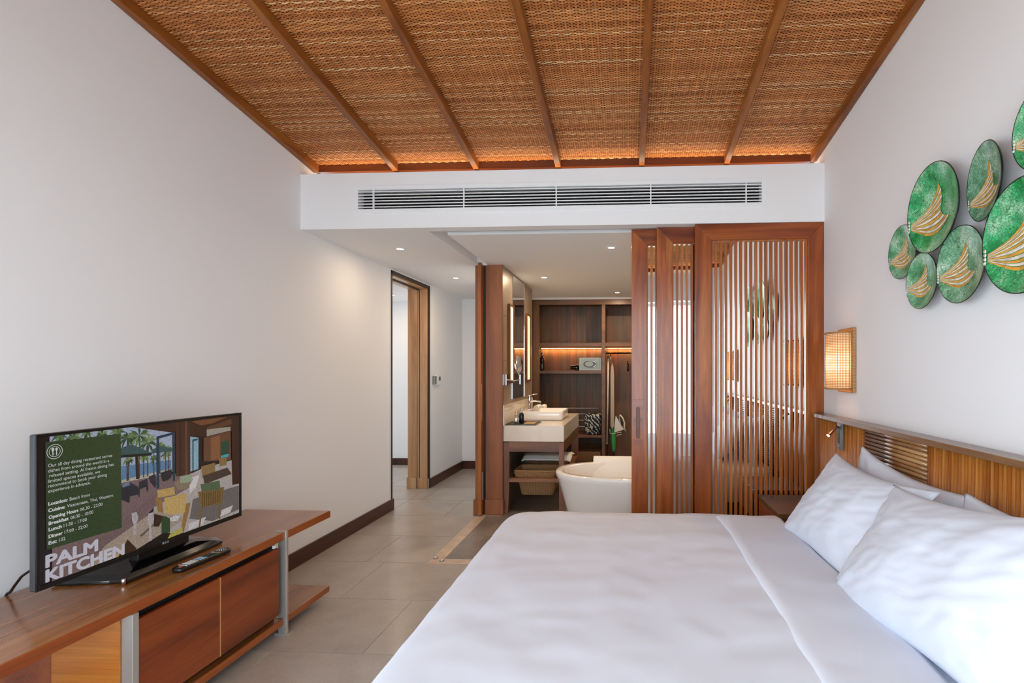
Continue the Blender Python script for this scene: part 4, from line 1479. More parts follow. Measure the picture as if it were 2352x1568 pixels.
# ---- mosaic wall dishes
t = NT('green_mosaic')
v = t.coords((1, 1, 1), jitter=13.0)
vo = t.n('ShaderNodeTexVoronoi', feature='DISTANCE_TO_EDGE', i_Scale=18.0)
vc = t.n('ShaderNodeTexVoronoi', feature='F1', i_Scale=18.0)
t.l(v, vo.inputs['Vector'])
t.l(v, vc.inputs['Vector'])
n1 = t.n('ShaderNodeTexNoise', i_Scale=2.2, i_Detail=3.0)
t.l(v, n1.inputs['Vector'])
r1 = t.ramp(n1.outputs['Fac'], [(0.33, lin('#1f8a4c')), (0.5, lin('#57b47c')), (0.68, lin('#a9d4b0'))])
mx = t.n('ShaderNodeMix', data_type='RGBA', blend_type='OVERLAY')
mx.inputs['Factor'].default_value = 0.35
sepc = t.n('ShaderNodeRGBToBW')
t.l(vc.outputs['Color'], sepc.inputs[0])
t.l(r1.outputs[0], mx.inputs[6])
t.l(sepc.outputs[0], mx.inputs[7])
oi = t.n('ShaderNodeObjectInfo')
hsv = t.n('ShaderNodeHueSaturation')
mr = t.n('ShaderNodeMapRange')
mr.inputs['To Min'].default_value = 0.55
mr.inputs['To Max'].default_value = 1.1
t.l(oi.outputs['Color'], mr.inputs['Value'])
t.l(mr.outputs[0], hsv.inputs['Saturation'])
t.l(mx.outputs[2], hsv.inputs['Color'])
rl = t.ramp(vo.outputs['Distance'], [(0.02, (0, 0, 0, 1)), (0.055, (1, 1, 1, 1))])
mg = t.n('ShaderNodeMix', data_type='RGBA', blend_type='MIX')
t.l(rl.outputs[0], mg.inputs['Factor'])
mg.inputs[6].default_value = lin('#23402c')
t.l(hsv.outputs[0], mg.inputs[7])
t.l(mg.outputs[2], t.b.inputs['Base Color'])
t.set(Roughness=0.28, Coat_Weight=0.25, Coat_Roughness=0.12)
t.bump(vo.outputs['Distance'], 0.08, 0.01)
M['mosaic'] = t.m


def inlay_mat(name, c):
    t = NT(name)
    v = t.coords((1, 1, 1), gen='Generated')
    v2 = t.coords((7, 7, 7), jitter=5.0)
    n = t.n('ShaderNodeTexNoise', i_Scale=1.0, i_Detail=3.0)
    t.l(v2, n.inputs['Vector'])
    a = tuple(x * 0.55 for x in c[:3]) + (1,)
    r = t.ramp(n.outputs['Fac'], [(0.3, a), (0.6, c)])
    t.l(r.outputs[0], t.b.inputs['Base Color'])
    t.set(Roughness=0.42)
    return t.m


M['gold'] = inlay_mat('gold_inlay', lin('#e0a744'))
M['pearl'] = inlay_mat('pearl_inlay', lin('#ece2d8'))
M['dish_dark'] = plain('dish_dark_rim', lin('#1b221d'), 0.3)
DEPTH = 0.27


def dish_z(p, q):
    return -DEPTH * (1 - min(1.0, p * p + q * q))


def bow(s, e0, e1):
    return s


FAN_END = [(0.03, 0.60), (0.06, 0.49), (0.06, 0.41), (0.04, 0.33), (0.02, 0.25), (-0.01, 0.17), (-0.05, 0.09), (-0.07, 0.01), (-0.05, -0.07),
           (0.0, -0.14), (0.09, -0.20), (0.20, -0.24), (0.30, -0.25), (0.34, -0.22)]
FAN_SAG = [-0.13, -0.10, -0.08, -0.06, -0.05, -0.04, -0.04, -0.05, -0.08, -0.12, -0.17, -0.23, -0.31, -0.44]


def fan_curve(j, k):
    """boundary j of the fan, k from its root at the rim to its outer end"""
    ox, oy = -0.93, -0.08 - 0.011 * j
    ex, ey = FAN_END[j]
    return (ox + (ex - ox) * k, oy + (ey - oy) * k + FAN_SAG[j] * math.sin(math.pi * k) * (0.55 + 0.45 * k))


def make_dish():
    r = root('mosaic_dish', 'x', 'wall plate', (0, 0, 0), local=True, group='green mosaic wall dishes')
    prof = [(0.0, -DEPTH)] + [(k / 14, dish_z(k / 14, 0)) for k in range(1, 15)]
    m = MB()
    n = 56
    m.lathe([(max(a, 0.0008), b) for a, b in prof], (0, 0, 0), n, caps=False)
    d = m.build('bowl', M['mosaic'], r, smooth=True, fix=False)
    m = MB()
    m.lathe([(1.0, 0.0), (1.018, 0.006), (1.022, -0.012), (0.93, -0.09), (0.62, -DEPTH * 0.82), (0.42, -DEPTH * 1.02), (0.0, -DEPTH * 1.02 - 0.001)], (0, 0, 0), n, caps=False)
    m.build('rim', M['dish_dark'], r, smooth=True, fix=False)
    oy = -0.13
    for i in range(len(FAN_END) - 1):
        def fn(u, v):
            k = 0.02 + 0.98 * u
            w = 0.09 + 0.82 * v
            p0, p1 = fan_curve(i, k), fan_curve(i + 1, k)
            px, py = p0[0] + (p1[0] - p0[0]) * w, p0[1] + (p1[1] - p0[1]) * w
            return (px, py, dish_z(px, py) + 0.012 + 0.006 * math.sin(math.pi * v))
        MB().grid(fn, 10, 2).build('inlay_strip', M['gold'] if i % 2 == 0 else M['pearl'], r, fix=False)
    # scalloped root of the fan at the rim
    sc = MB()
    for k in range(4):
        y = oy + 0.12 - 0.08 * k
        x = -0.955
        sc.lathe([(0.036, 0.0), (0.020, 0.02)], (x, y, dish_z(x, y) + 0.012), 10)
    sc.build('root_beads', M['pearl'], r, fix=False)
    return r


dish0 = make_dish()
RD = Matrix(((0, 0, -1), (-1, 0, 0), (0, 1, 0)))
DISH = [  # y, z, radius, stand-off of the rim from the wall, tilt (deg about vertical, in plane), saturation, label
    (2.345, 2.100, 0.187, 0.072, 0, 4, 1.0, 'deep green mosaic wall dish with a gold fan, second from the left'),
    (2.012, 2.095, 0.140, 0.052, -12, 14, 0.25, 'tilted grey-green mosaic dish, highest of the fully visible dishes on the wall'),
    (2.590, 1.965, 0.125, 0.042, 0, 4, 0.5, 'small pale green mosaic dish at the far left of the wall group'),
    (2.425, 1.800, 0.122, 0.056, 0, 2, 0.5, 'small pale green mosaic dish hanging lowest in the wall group'),
    (2.152, 1.818, 0.149, 0.060, 0, 4, 0.35, 'pale green mosaic dish between the lowest dish and the big one cut by the frame'),
    (1.822, 1.850, 0.190, 0.072, 0, 4, 1.0, 'large bright green mosaic dish cut off by the right edge of the photo'),
    (1.722, 2.175, 0.140, 0.052, 0, 0, 0.9, 'green mosaic dish at the upper right edge, only a sliver in view'),
]
for k, (y, z, rad, off, tv_, tp, sat, lab) in enumerate(DISH):
    R = RD @ Matrix.Rotation(math.radians(tv_), 3, 'Y') @ Matrix.Rotation(math.radians(tp), 3, 'Z')
    o = dish0 if k == 0 else dup(dish0)
    o.rotation_euler = R.to_euler()
    off = max(off, DEPTH * 1.04 * rad + 0.003)
    f_ = (RW - off) / 1.30
    o.scale = (rad * f_,) * 3
    o.location = (RW - off, y * f_, 1.40 + (z - 1.40) * f_)
    o['label'] = lab
    for chd in COL.objects:
        if chd.parent == o:
            chd.color = (sat, sat, sat, 1)

# ================================================================== BATHROOM
VX, VXR, VY0, VY1 = -1.222, -0.628, 5.105, 6.60
va = root('vanity', 'wooden washstand with an open frame and a lower shelf under the marble counter', 'vanity', (-0.93, 5.85, 0))
def leg(x0, x1, y0, y1, taper):
    p = [(x0, y0, 0), (x1 - taper, y0, 0), (x1 - taper, y1, 0), (x0, y1, 0), (x0, y0, 0.24), (x1, y0, 0.24), (x1, y1, 0.24), (x0, y1, 0.24)]
    m = MB().hexa(p).box(x0, x1, y0, y1, 0.24, 0.70)
    m.build('leg', M['vanity_z'], va)
leg(VX, -1.169, VY0, VY0 + 0.05, 0.012)
leg(-0.676, -0.630, VY0, VY0 + 0.05, 0.0)
leg(VX, -1.169, VY1 - 0.05, VY1, 0.0)
leg(-0.676, -0.630, VY1 - 0.05, VY1, 0.0)
box('apron', M['vanity'], -1.169, -0.676, VY0 + 0.002, VY0 + 0.04, 0.606, 0.706, va, bevel=0.002)
box('apron', M['walnut_x'], -0.664, -0.632, VY0 + 0.05, VY1 - 0.05, 0.596, 0.706, va, bevel=0.002)
box('shelf', M['vanity'], -1.169, -0.632, VY0 + 0.006, VY1 - 0.05, 0.307, 0.345, va, bevel=0.002)
ct = root('marble_counter', 'cream marble counter slab with a low backsplash on the washstand', 'counter', (-0.93, 5.85, 0.706))
box('slab', M['marble'], VX, VXR, VY0 - 0.01, VY1 + 0.01, 0.7075, 0.864, ct, bevel=0.003)
box('backsplash', M['marble'], -1.2245, -1.21, VY0 - 0.03, VY1 + 0.02, 0.865, 1.062, ct, bevel=0.002)

# wash basin
sk = root('wash_basin', 'rectangular white ceramic vessel basin on the marble counter', 'sink', (-0.95, 5.88, 0.864))
SX0, SX1, SY0, SY1, SZ0, SZ1 = -1.178, -0.702, 5.60, 6.17, 0.8645, 0.962
m = MB()
def lp(x0, x1, y0, y1, r, z):
    return [(p[0], p[1], z) for p in rrect(x0, x1, y0, y1, r, 5)]
m.loft([lp(SX0 + .02, SX1 - .02, SY0 + .02, SY1 - .02, 0.035, SZ0), lp(SX0 + .008, SX1 - .008, SY0 + .008, SY1 - .008, 0.04, SZ0 + 0.01),
        lp(SX0, SX1, SY0, SY1, 0.045, SZ1 - 0.004), lp(SX0 + .004, SX1 - .004, SY0 + .004, SY1 - .004, 0.042, SZ1),
        lp(SX0 + .14, SX1 - .014, SY0 + .014, SY1 - .014, 0.035, SZ1 - 0.001), lp(SX0 + .155, SX1 - .03, SY0 + .03, SY1 - .03, 0.04, SZ1 - 0.05),
        lp(SX0 + .19, SX1 - .07, SY0 + .08, SY1 - .08, 0.04, SZ1 - 0.075)])
m.build('bowl', M['ceramic'], sk, smooth=True, angle=30)
MB().lathe([(0.022, SZ1 - 0.0745), (0.020, SZ1 - 0.071)], (-0.93, 5.885, 0), 16).build('drain', M['chrome'], sk, smooth=True)

fc = root('faucet', 'tall chrome single lever faucet on the basin rim', 'faucet', (-1.115, 5.88, SZ1))
MB().lathe([(0.026, SZ1), (0.026, SZ1 + 0.008), (0.016, SZ1 + 0.012), (0.0155, SZ1 + 0.15), (0.018, SZ1 + 0.16), (0.014, SZ1 + 0.166)], (-1.115, 5.88, 0), 18).build('column', M['chrome'], fc, smooth=True)
MB().tube([(-1.115, 5.88, SZ1 + 0.085), (-1.09, 5.88, SZ1 + 0.097), (-1.06, 5.88, SZ1 + 0.098), (-0.985, 5.88, SZ1 + 0.092)], [0.013, 0.012, 0.0105, 0.0095], 12).build('spout', M['chrome'], fc, smooth=True)
MB().lathe([(0.008, SZ1 + 0.072), (0.009, SZ1 + 0.09)], (-0.992, 5.88, 0), 12).build('aerator', M['dull_metal'], fc, smooth=True)
MB().tube([(-1.105, 5.88, SZ1 + 0.163), (-1.07, 5.88, SZ1 + 0.172), (-1.025, 5.88, SZ1 + 0.178)], [0.008, 0.006, 0.005], 10).build('lever', M['chrome'], fc, smooth=True)

# tray, dispensers, amenities
ty = root('amenity_tray', 'small black tray at the front edge of the marble counter', 'tray', (-1.07, 5.27, 0.864))
MB().box(-1.205, -0.905, 5.115, 5.44, 0.8645, 0.868).build('plate', M['black'], ty)
e = MB()
e.box(-1.205, -0.905, 5.115, 5.119, 0.868, 0.874).box(-1.205, -0.905, 5.436, 5.44, 0.868, 0.874).box(-1.205, -1.201, 5.119, 5.436, 0.868, 0.874).box(-0.909, -0.905, 5.119, 5.436, 0.868, 0.874)
e.build('lip', M['black'], ty)
def dispenser(x, y, mat, label, h=0.10):
    r = root('soap_dispenser', label, 'soap dispenser', (x, y, 0.868), group='soap dispensers on the tray')
    MB().lathe([(0.024, 0.8685), (0.026, 0.872), (0.026, 0.868 + h * 0.8), (0.020, 0.868 + h * 0.95), (0.011, 0.868 + h)], (x, y, 0), 20).build('bottle', mat, r, smooth=True)
    MB().lathe([(0.010, 0.868 + h), (0.010, 0.868 + h + 0.022), (0.005, 0.868 + h + 0.024), (0.005, 0.868 + h + 0.034)], (x, y, 0), 14).build('collar', M['chrome'], r, smooth=True)
    MB().tube([(x - 0.014, y, 0.868 + h + 0.036), (x, y, 0.868 + h + 0.038), (x + 0.030, y, 0.868 + h + 0.034)], [0.007, 0.008, 0.005], 10).build('pump_head', M['chrome'], r, smooth=True)
dispenser(-1.118, 5.20, plain('silver_bottle', lin('#d4d4d6'), 0.12, 0.9), 'shiny silver soap dispenser standing foremost on the black tray', 0.085)
dispenser(-1.098, 5.36, plain('dark_bottle', lin('#2a2a2c'), 0.2, 0.3), 'dark soap dispenser behind the silver one on the black tray', 0.098)
MB().box(-1.04, -0.93, 5.15, 5.38, 0.8685, 0.8745).build('amenity_envelope', plain('straw_paper', lin('#a98a58'), 0.8, var=0.15, vscale=60),
    label='flat straw coloured envelope lying on the black tray', cat='envelope', bevel=0.002, fix=False)

# rolled face towels beside the basin
RT = [(-1.135, 0.034), (-1.070, 0.034), (-1.005, 0.034), (-1.103, 0.091), (-1.037, 0.091)]
RL = ['rolled white face towel at the bottom left of the little pyramid behind the basin', 'rolled white face towel at the bottom centre of the pyramid behind the basin',
      'rolled white face towel at the bottom right of the pyramid behind the basin', 'rolled white face towel on top left of the pyramid behind the basin',
      'rolled white face towel on top right of the pyramid behind the basin']
for (x, dz), lab in zip(RT, RL):
    r = root('rolled_towel', lab, 'towel', (x, 6.40, 0.8645 + dz - 0.034), group='rolled face towels')
    m = MB()
    pts, N = [], 44
    for k in range(N):
        a = 2 * math.pi * 2.6 * k / (N - 1)
        rr = 0.006 + 0.026 * k / (N - 1)
        pts.append((x + rr * math.cos(a), 0.8645 + dz + rr * math.sin(a)))
    m.grid(lambda u, v: (pts[int(round(u * (N - 1)))][0], 6.24 + 0.26 * v, pts[int(round(u * (N - 1)))][1]), N - 1, 1)
    o = m.build('roll', M['towel'], r, smooth=True, fix=False)
    s_ = o.modifiers.new('thick', 'SOLIDIFY')
    s_.thickness = 0.005
    s_.offset = 0
    MB().lathe([(0.030, 6.262), (0.030, 6.49)], (x, 0, 0.8645 + dz), 20, axis='Y').build('core', M['towel'], r, smooth=True)

# baskets and towel on the washstand shelf
def basket(x0, x1, y0, y1, z0, z1, mat, label, group, flare=0.02, lid=False):
    r = root('seagrass_basket', label, 'basket', ((x0 + x1) / 2, (y0 + y1) / 2, z0), group=group)
    m = MB()
    f = flare
    w = 0.012
    m.loft([lp(x0 + f, x1 - f, y0 + f, y1 - f, 0.025, z0), lp(x0 + f / 2, x1 - f / 2, y0 + f / 2, y1 - f / 2, 0.03, (z0 + z1) / 2), lp(x0, x1, y0, y1, 0.03, z1 - 0.008),
            lp(x0 + w, x1 - w, y0 + w, y1 - w, 0.025, z1 - 0.008), lp(x0 + f + w, x1 - f - w, y0 + f + w, y1 - f - w, 0.02, z0 + 0.012)])
    m.build('body', mat, r)
    def edge(z, ins, rad):
        pts = rrect(x0 + ins, x1 - ins, y0 + ins, y1 - ins, 0.03, 5)
        return [(p[0], p[1], z) for p in pts] + [(pts[0][0], pts[0][1], z)]
    MB().tube(edge(z1 - 0.006, w / 2, 0.009), 0.010, 8, caps=False).build('rolled_rim', mat, r, smooth=True)
    k = MB()
    # upright stakes of the weave, standing a little proud
    pts = rrect(x0 + f / 2, x1 - f / 2, y0 + f / 2, y1 - f / 2, 0.03, 3)
    L = []
    for i in range(len(pts)):
        a, b = Vector(pts[i]), Vector(pts[(i + 1) % len(pts)])
        n = max(1, int((b - a).length / 0.024))
        for q in range(n):
            L.append(a + (b - a) * q / n)
    cx, cy = (x0 + x1) / 2, (y0 + y1) / 2
    hx, hy = (x1 - x0) / 2, (y1 - y0) / 2
    for p in L:
        sx, sy = (p[0] - cx) / (hx - f / 2), (p[1] - cy) / (hy - f / 2)
        k.tube([(cx + sx * (hx - f), cy + sy * (hy - f), z0 + 0.002), (cx + sx * hx, cy + sy * hy, z1 - 0.01)], 0.0045, 5)
    k.build('stakes', mat, r, smooth=True, kind='stuff')
    return r
GB = 'seagrass baskets'
basket(-1.135, -0.72, 5.16, 5.50, 0.347, 0.411, M['basket'], 'shallow seagrass basket at the front of the washstand shelf', GB, 0.01)
basket(-1.10, -0.735, 5.22, 5.55, 0.155, 0.30, M['basket'], 'seagrass basket tucked under the washstand shelf', GB, 0.025)
basket(-1.13, -0.66, 5.72, 6.15, 0.347, 0.455, M['basket_d'], 'darker seagrass basket at the back of the washstand shelf holding a towel', GB, 0.012)
def tw(u, v):
    x = -1.16 + 0.535 * u
    s = v
    y = 5.64 + 0.36 * s
    z = 0.472 + 0.010 * math.sin(math.pi * min(1, s * 1.2)) - 0.028 * (1 - sm(0.0, 0.18, s)) + 0.004 * fbm(x, y, 9, 2, 3.0)
    return (x + 0.012 * math.sin(7 * s), y, z - 0.014 * (1 - sm(0, 0.06, u)) - 0.014 * sm(0.93, 1, u))
w_ = MB().grid(tw, 30, 24).build('folded_towel', M['towel'], label='white towel laid over the dark basket on the washstand shelf', cat='towel', smooth=True, fix=False)
s_ = w_.modifiers.new('thick', 'SOLIDIFY')
s_.thickness = 0.016
s_.offset = -1

# wall mirror, light bars, shaving mirror
mi = root('wall_mirror', 'tall narrow mirror with a polished edge above the basin', 'mirror', (-1.22, 5.8, 1.1))
box('glass', M['mirror'], -1.2247, -1.219, 5.495, 6.10, 1.10, 2.405, mi)
box('edge_strip', M['chrome'], -1.2247, -1.216, 6.10, 6.125, 1.10, 2.42, mi)
M['bar'] = glow('light_bar', (1.0, 0.62, 0.28, 1), 2.0)
M['bar_led'] = glow('light_bar_led', (1.0, 0.86, 0.62, 1), 3.5)
M['bar_frame'] = plain('light_bar_frame', lin('#6b3c1c'), 0.4, 0.3)
def light_bar(y0, y1, z0, z1, label):
    r = root('mirror_light', label, 'wall light', (-1.22, (y0 + y1) / 2, (z0 + z1) / 2), group='upright mirror lights')
    m = MB()
    a, b = -1.2247, -1.200
    m.box(a, b, y0, y0 + 0.022, z0, z1).box(a, b, y1 - 0.022, y1, z0, z1).box(a, b, y0 + 0.022, y1 - 0.022, z0, z0 + 0.022).box(a, b, y0 + 0.022, y1 - 0.022, z1 - 0.022, z1)
    m.build('frame', M['bar_frame'], r, bevel=0.002)
    box('panel', M['bar'], -1.2247, -1.212, y0 + 0.022, y1 - 0.022, z0 + 0.022, z1 - 0.022, r)
    d = MB()
    n = 40
    for k in range(n):
        z = z0 + 0.03 + (z1 - z0 - 0.06) * (k + 0.5) / n
        d.box(-1.212, -1.2085, y1 - 0.046, y1 - 0.034, z - 0.006, z + 0.006)
    d.build('led_row', M['bar_led'], r)
light_bar(5.292, 5.492, 1.272, 2.082, 'glowing upright light bar at the left of the bathroom mirror')
light_bar(6.195, 6.425, 1.272, 2.082, 'glowing upright light bar at the right of the bathroom mirror')
sh = root('shaving_mirror', 'round chrome shaving mirror on a swing arm below the light bar', 'mirror', (-1.22, 5.2, 1.31))
box('mount', M['chrome'], -1.2247, -1.20, 5.135, 5.195, 1.255, 1.365, sh, bevel=0.004)
MB().tube([(-1.20, 5.165, 1.31), (-1.15, 5.24, 1.30), (-1.10, 5.30, 1.31)], 0.007, 8).build('arm', M['chrome'], sh, smooth=True)
MB().box(-1.108, -1.092, 5.29, 5.31, 1.26, 1.36).build('hinge', M['chrome'], sh, bevel=0.003)
d = Vector((0.75, -0.66, 0.05)).normalized()
q = d.to_track_quat('Z', 'Y').to_matrix().to_4x4()
m = MB().lathe([(0.0, -0.006), (0.082, -0.006), (0.088, 0.0), (0.082, 0.007), (0.0, 0.007)], (0, 0, 0), 32)
m.v = [tuple((Matrix.Translation((-1.115, 5.29, 1.462)) @ q @ Matrix.Diagonal((0.6, 1, 1, 1))) @ Vector(p)) for p in m.v]
m.build('round_mirror', M['chrome'], sh, smooth=True)
MB().tube([(-1.11, 5.295, 1.35), (-1.113, 5.293, 1.39)], 0.006, 8).build('stem', M['chrome'], sh, smooth=True)

# ---- bathtub
tb = root('bathtub', 'white oval freestanding bathtub behind the bed', 'bathtub', (0.31, 4.37, 0))
def oval(cx, cy, a, b, z, n=56, p=2.5):
    out = []
    for k in range(n):
        t_ = 2 * math.pi * k / n
        c_, s_ = math.cos(t_), math.sin(t_)
        out.append((cx + a * math.copysign(abs(c_) ** (2 / p), c_), cy + b * math.copysign(abs(s_) ** (2 / p), s_), z))
    return out
TX, TYc = 0.31, 4.37
m = MB()
m.loft([oval(TX, TYc, 0.72, 0.32, 0.0), oval(TX, TYc, 0.755, 0.335, 0.02), oval(TX, TYc, 0.83, 0.385, 0.30), oval(TX, TYc, 0.895, 0.43, 0.525),
        oval(TX, TYc, 0.905, 0.437, 0.540), oval(TX, TYc, 0.912, 0.441, 0.572), oval(TX, TYc, 0.905, 0.436, 0.582), oval(TX, TYc, 0.845, 0.378, 0.582),
        oval(TX, TYc, 0.836, 0.370, 0.574), oval(TX, TYc, 0.80, 0.34, 0.42), oval(TX, TYc, 0.72, 0.30, 0.22), oval(TX, TYc, 0.60, 0.24, 0.15)])
m.build('shell', M['tub'], tb, smooth=True)
MB().lathe([(0.03, 0.152), (0.026, 0.158)], (0.31, 4.37, 0), 20).build('drain', M['chrome'], tb, smooth=True)
def bm_fn(u, v):
    x = -0.315 + 0.62 * u
    L = 0.62
    s = v * L
    yr, zr = 4.775, 0.588
    if s < 0.27:
        y, z = yr - 0.055 - 0.10 * (1 - s / 0.27), 0.45 + 0.135 * (s / 0.27)
    elif s < 0.37:
        t_ = (s - 0.27) / 0.10
        y, z = yr - 0.055 + 0.10 * t_, zr + 0.022 * math.sin(math.pi * t_)
    else:
        y, z = yr + 0.050, zr - (s - 0.37)
    return (x, y, z + 0.004)
w_ = MB().grid(bm_fn, 20, 40).build('bath_mat', M['towel'], label='white bath mat hung over the far rim of the bathtub', cat='bath mat', smooth=True, fix=False)
s_ = w_.modifiers.new('thick', 'SOLIDIFY')
s_.thickness = 0.012
s_.offset = 1

# ================================================================== WARDROBE
wd = root('wardrobe', 'dark walnut open wardrobe filling the end of the bathroom', 'wardrobe', (-0.03, 7.75, 0))
WY0, WY1 = 7.42, 8.0
WZ0 = 0.0
box('side_panel', M['walnut_z'], -1.35, -1.263, WY0, WY0 + 0.06, 0.0, 2.41, wd, bevel=0.002)
box('side_panel', M['walnut_z'], -1.388, -1.35, WY0 + 0.03, WY1 + 0.02, 0.0, 2.41, wd)
box('head_rail', M['walnut_x'], -1.263, RW, WY0, WY0 + 0.06, 2.333, 2.41, wd, bevel=0.002)
box('top_board', M['walnut_z'], -1.35, RW, WY0 + 0.06, WY1, 2.38, 2.41, wd)
box('divider', M['walnut_x'], -0.378, -0.329, WY0, WY1, 0.0, 2.333, wd, bevel=0.002)
box('divider', M['walnut_x'], 0.62, 0.67, WY0, WY1, 0.0, 2.333, wd, bevel=0.002)
box('post', M['walnut_x'], -0.81, -0.752, WY0, WY0 + 0.05, 0.0, 0.457, wd, bevel=0.002)
for x0, x1, z0, z1 in ((-1.35, -0.378, 1.74, 1.795), (-0.329, 0.62, 1.74, 1.795), (0.67, RW, 1.74, 1.795), (-1.35, -0.378, 1.357, 1.40), (-1.35, -0.378, 0.452, 0.485)):
    box('shelf', M['walnut_x'], x0, x1, WY0 + 0.004, WY1, z0, z1, wd, bevel=0.002)
box('floor_board', M['walnut_x'], -1.35, RW, WY0 + 0.02, WY1, 0.0, 0.10, wd)
xs = [-1.35, -1.16, -1.03, -0.90, -0.79, -0.64, -0.55, -0.378]
for i in range(len(xs) - 1):
    box('back_board', M['walnut_a'] if i % 2 else M['walnut_b'], xs[i] + 0.0008, xs[i + 1] - 0.0008, WY1, WY1 + 0.02, 0.10, 2.38, wd)
xs = [-0.329, -0.16, 0.02, 0.22, 0.42, 0.62]
for i in range(len(xs) - 1):
    box('back_board', M['walnut_b'] if i % 2 else M['walnut_a'], xs[i] + 0.0008, xs[i + 1] - 0.0008, WY1, WY1 + 0.02, 0.10, 2.38, wd)
box('back_board', M['walnut_a'], 0.67, RW, WY1, WY1 + 0.02, 0.10, 2.38, wd)
M['strip'] = glow('wardrobe_led', (1.0, 0.62, 0.28, 1), 6.0)
box('led_strip', M['strip'], -1.33, -0.40, WY1 - 0.05, WY1 - 0.03, 1.734, 1.74, wd)
box('led_strip', M['strip'], -0.32, 0.60, WY1 - 0.05, WY1 - 0.03, 1.734, 1.74, wd)
for x, L in ((-0.865, 0.93), (0.14, 0.92)):
    l = bpy.data.lights.new('wardrobe_led_light', 'AREA')
    l.shape, l.size, l.size_y, l.energy, l.color = 'RECTANGLE', L, 0.015, 4.0, (1.0, 0.56, 0.22)
    lo = bpy.data.objects.new('wardrobe_led_light', l)
    COL.objects.link(lo)
    lo.parent = wd
    lo.location = Vector((x, WY1 - 0.04, 1.732)) - ORG[wd.name]
rl_ = root('hanging_rail', 'dark metal clothes rail in the right bay of the wardrobe', 'rail', (0.14, 7.7, 1.655))
MB().tube([(-0.329, 7.70, 1.655), (0.62, 7.70, 1.655)], 0.011, 12).build('bar', plain('rail_metal', lin('#4a4038'), 0.35, 0.8), rl_, smooth=True)
for x in (-0.324, 0.615):
    MB().lathe([(0.020, x - 0.004), (0.020, x + 0.004)], (0, 7.70, 1.655), 16, axis='X').build('socket', M['dull_metal'], rl_)

# white rods at the back of the left bay
rk = root('rod_rack', 'rack of thin white metal rods at the back of the left wardrobe bay', 'rack', (-0.81, 7.9, 0.55))
for z in (0.836, 0.751, 0.655, 0.562):
    MB().tube([(-1.30, 7.90, z), (-0.448, 7.90, z)], 0.006, 8).build('rod', M['white'], rk, smooth=True)
for x in (-1.28, -0.47):
    MB().tube([(x, 7.908, 0.485), (x, 7.908, 0.842)], 0.006, 8).build('upright', M['dull_metal'], rk, smooth=True)

# safe
sf_ = root('safe', 'grey hotel safe with an oval lock plate on the wardrobe shelf', 'safe', (-0.54, 7.6, 1.40))
box('body', M['safe'], -0.706, -0.384, 7.50, 7.78, 1.401, 1.587, sf_, bevel=0.004)
m = MB()
a0, a1 = rrect(-0.700, -0.390, 1.407, 1.581, 0.004, 2), rrect(-0.690, -0.400, 1.417, 1.571, 0.004, 2)
m.loft([[(p[0], 7.4995, p[1]) for p in a0], [(p[0], 7.494, p[1]) for p in a0], [(p[0], 7.494, p[1]) for p in a1], [(p[0], 7.4995, p[1]) for p in a1]], False, False)
m.build('door_frame', M['dull_metal'], sf_)
box('door', M['safe'], -0.690, -0.400, 7.496, 7.4995, 1.417, 1.571, sf_)
def disc(name, mat, a, b, y0, y1, par, cx=-0.545, cz=1.494, n=32):
    MB().prism([(cx + a * math.cos(2 * math.pi * k / n), cz + b * math.sin(2 * math.pi * k / n)) for k in range(n)], 'Y', y0, y1).build(name, mat, par)
disc('lock_plate', M['black'], 0.098, 0.050, 7.490, 7.4955, sf_)
disc('key_pad', M['safe'], 0.060, 0.034, 7.487, 7.490, sf_, cx=-0.56)
m = MB()
m.tube([(-0.545 + 0.088 * math.cos(a), 7.488, 1.494 + 0.043 * math.sin(a)) for a in [math.radians(-70 + 14 * k) for k in range(14)]], 0.006, 8)
m.build('handle', M['chrome'], sf_, smooth=True)
hd = root('hair_dryer', 'black hair dryer lying beside the safe on the wardrobe shelf', 'hair dryer', (-0.79, 7.6, 1.40))
MB().lathe([(0.026, -0.84), (0.030, -0.83), (0.030, -0.79), (0.042, -0.75), (0.040, -0.715), (0.02, -0.712)], (0, 7.60, 1.444), 18, axis='X').build('barrel', M['black_gloss'], hd, smooth=True)
MB().tube([(-0.745, 7.60, 1.43), (-0.735, 7.55, 1.418), (-0.74, 7.50, 1.416)], [0.02, 0.016, 0.014], 10).build('grip', M['black_gloss'], hd, smooth=True)
fl = root('flask', 'black bottle with a metal top at the left end of the wardrobe shelf', 'bottle', (-1.262, 7.6, 1.40))
MB().lathe([(0.034, 1.401), (0.036, 1.41), (0.036, 1.575), (0.03, 1.59), (0.014, 1.60)], (-1.255, 7.60, 0), 20).build('body', M['black_gloss'], fl, smooth=True)
MB().lathe([(0.013, 1.60), (0.013, 1.625), (0.022, 1.635), (0.022, 1.652), (0.010, 1.662)], (-1.255, 7.60, 0), 16).build('cap', M['chrome'], fl, smooth=True)

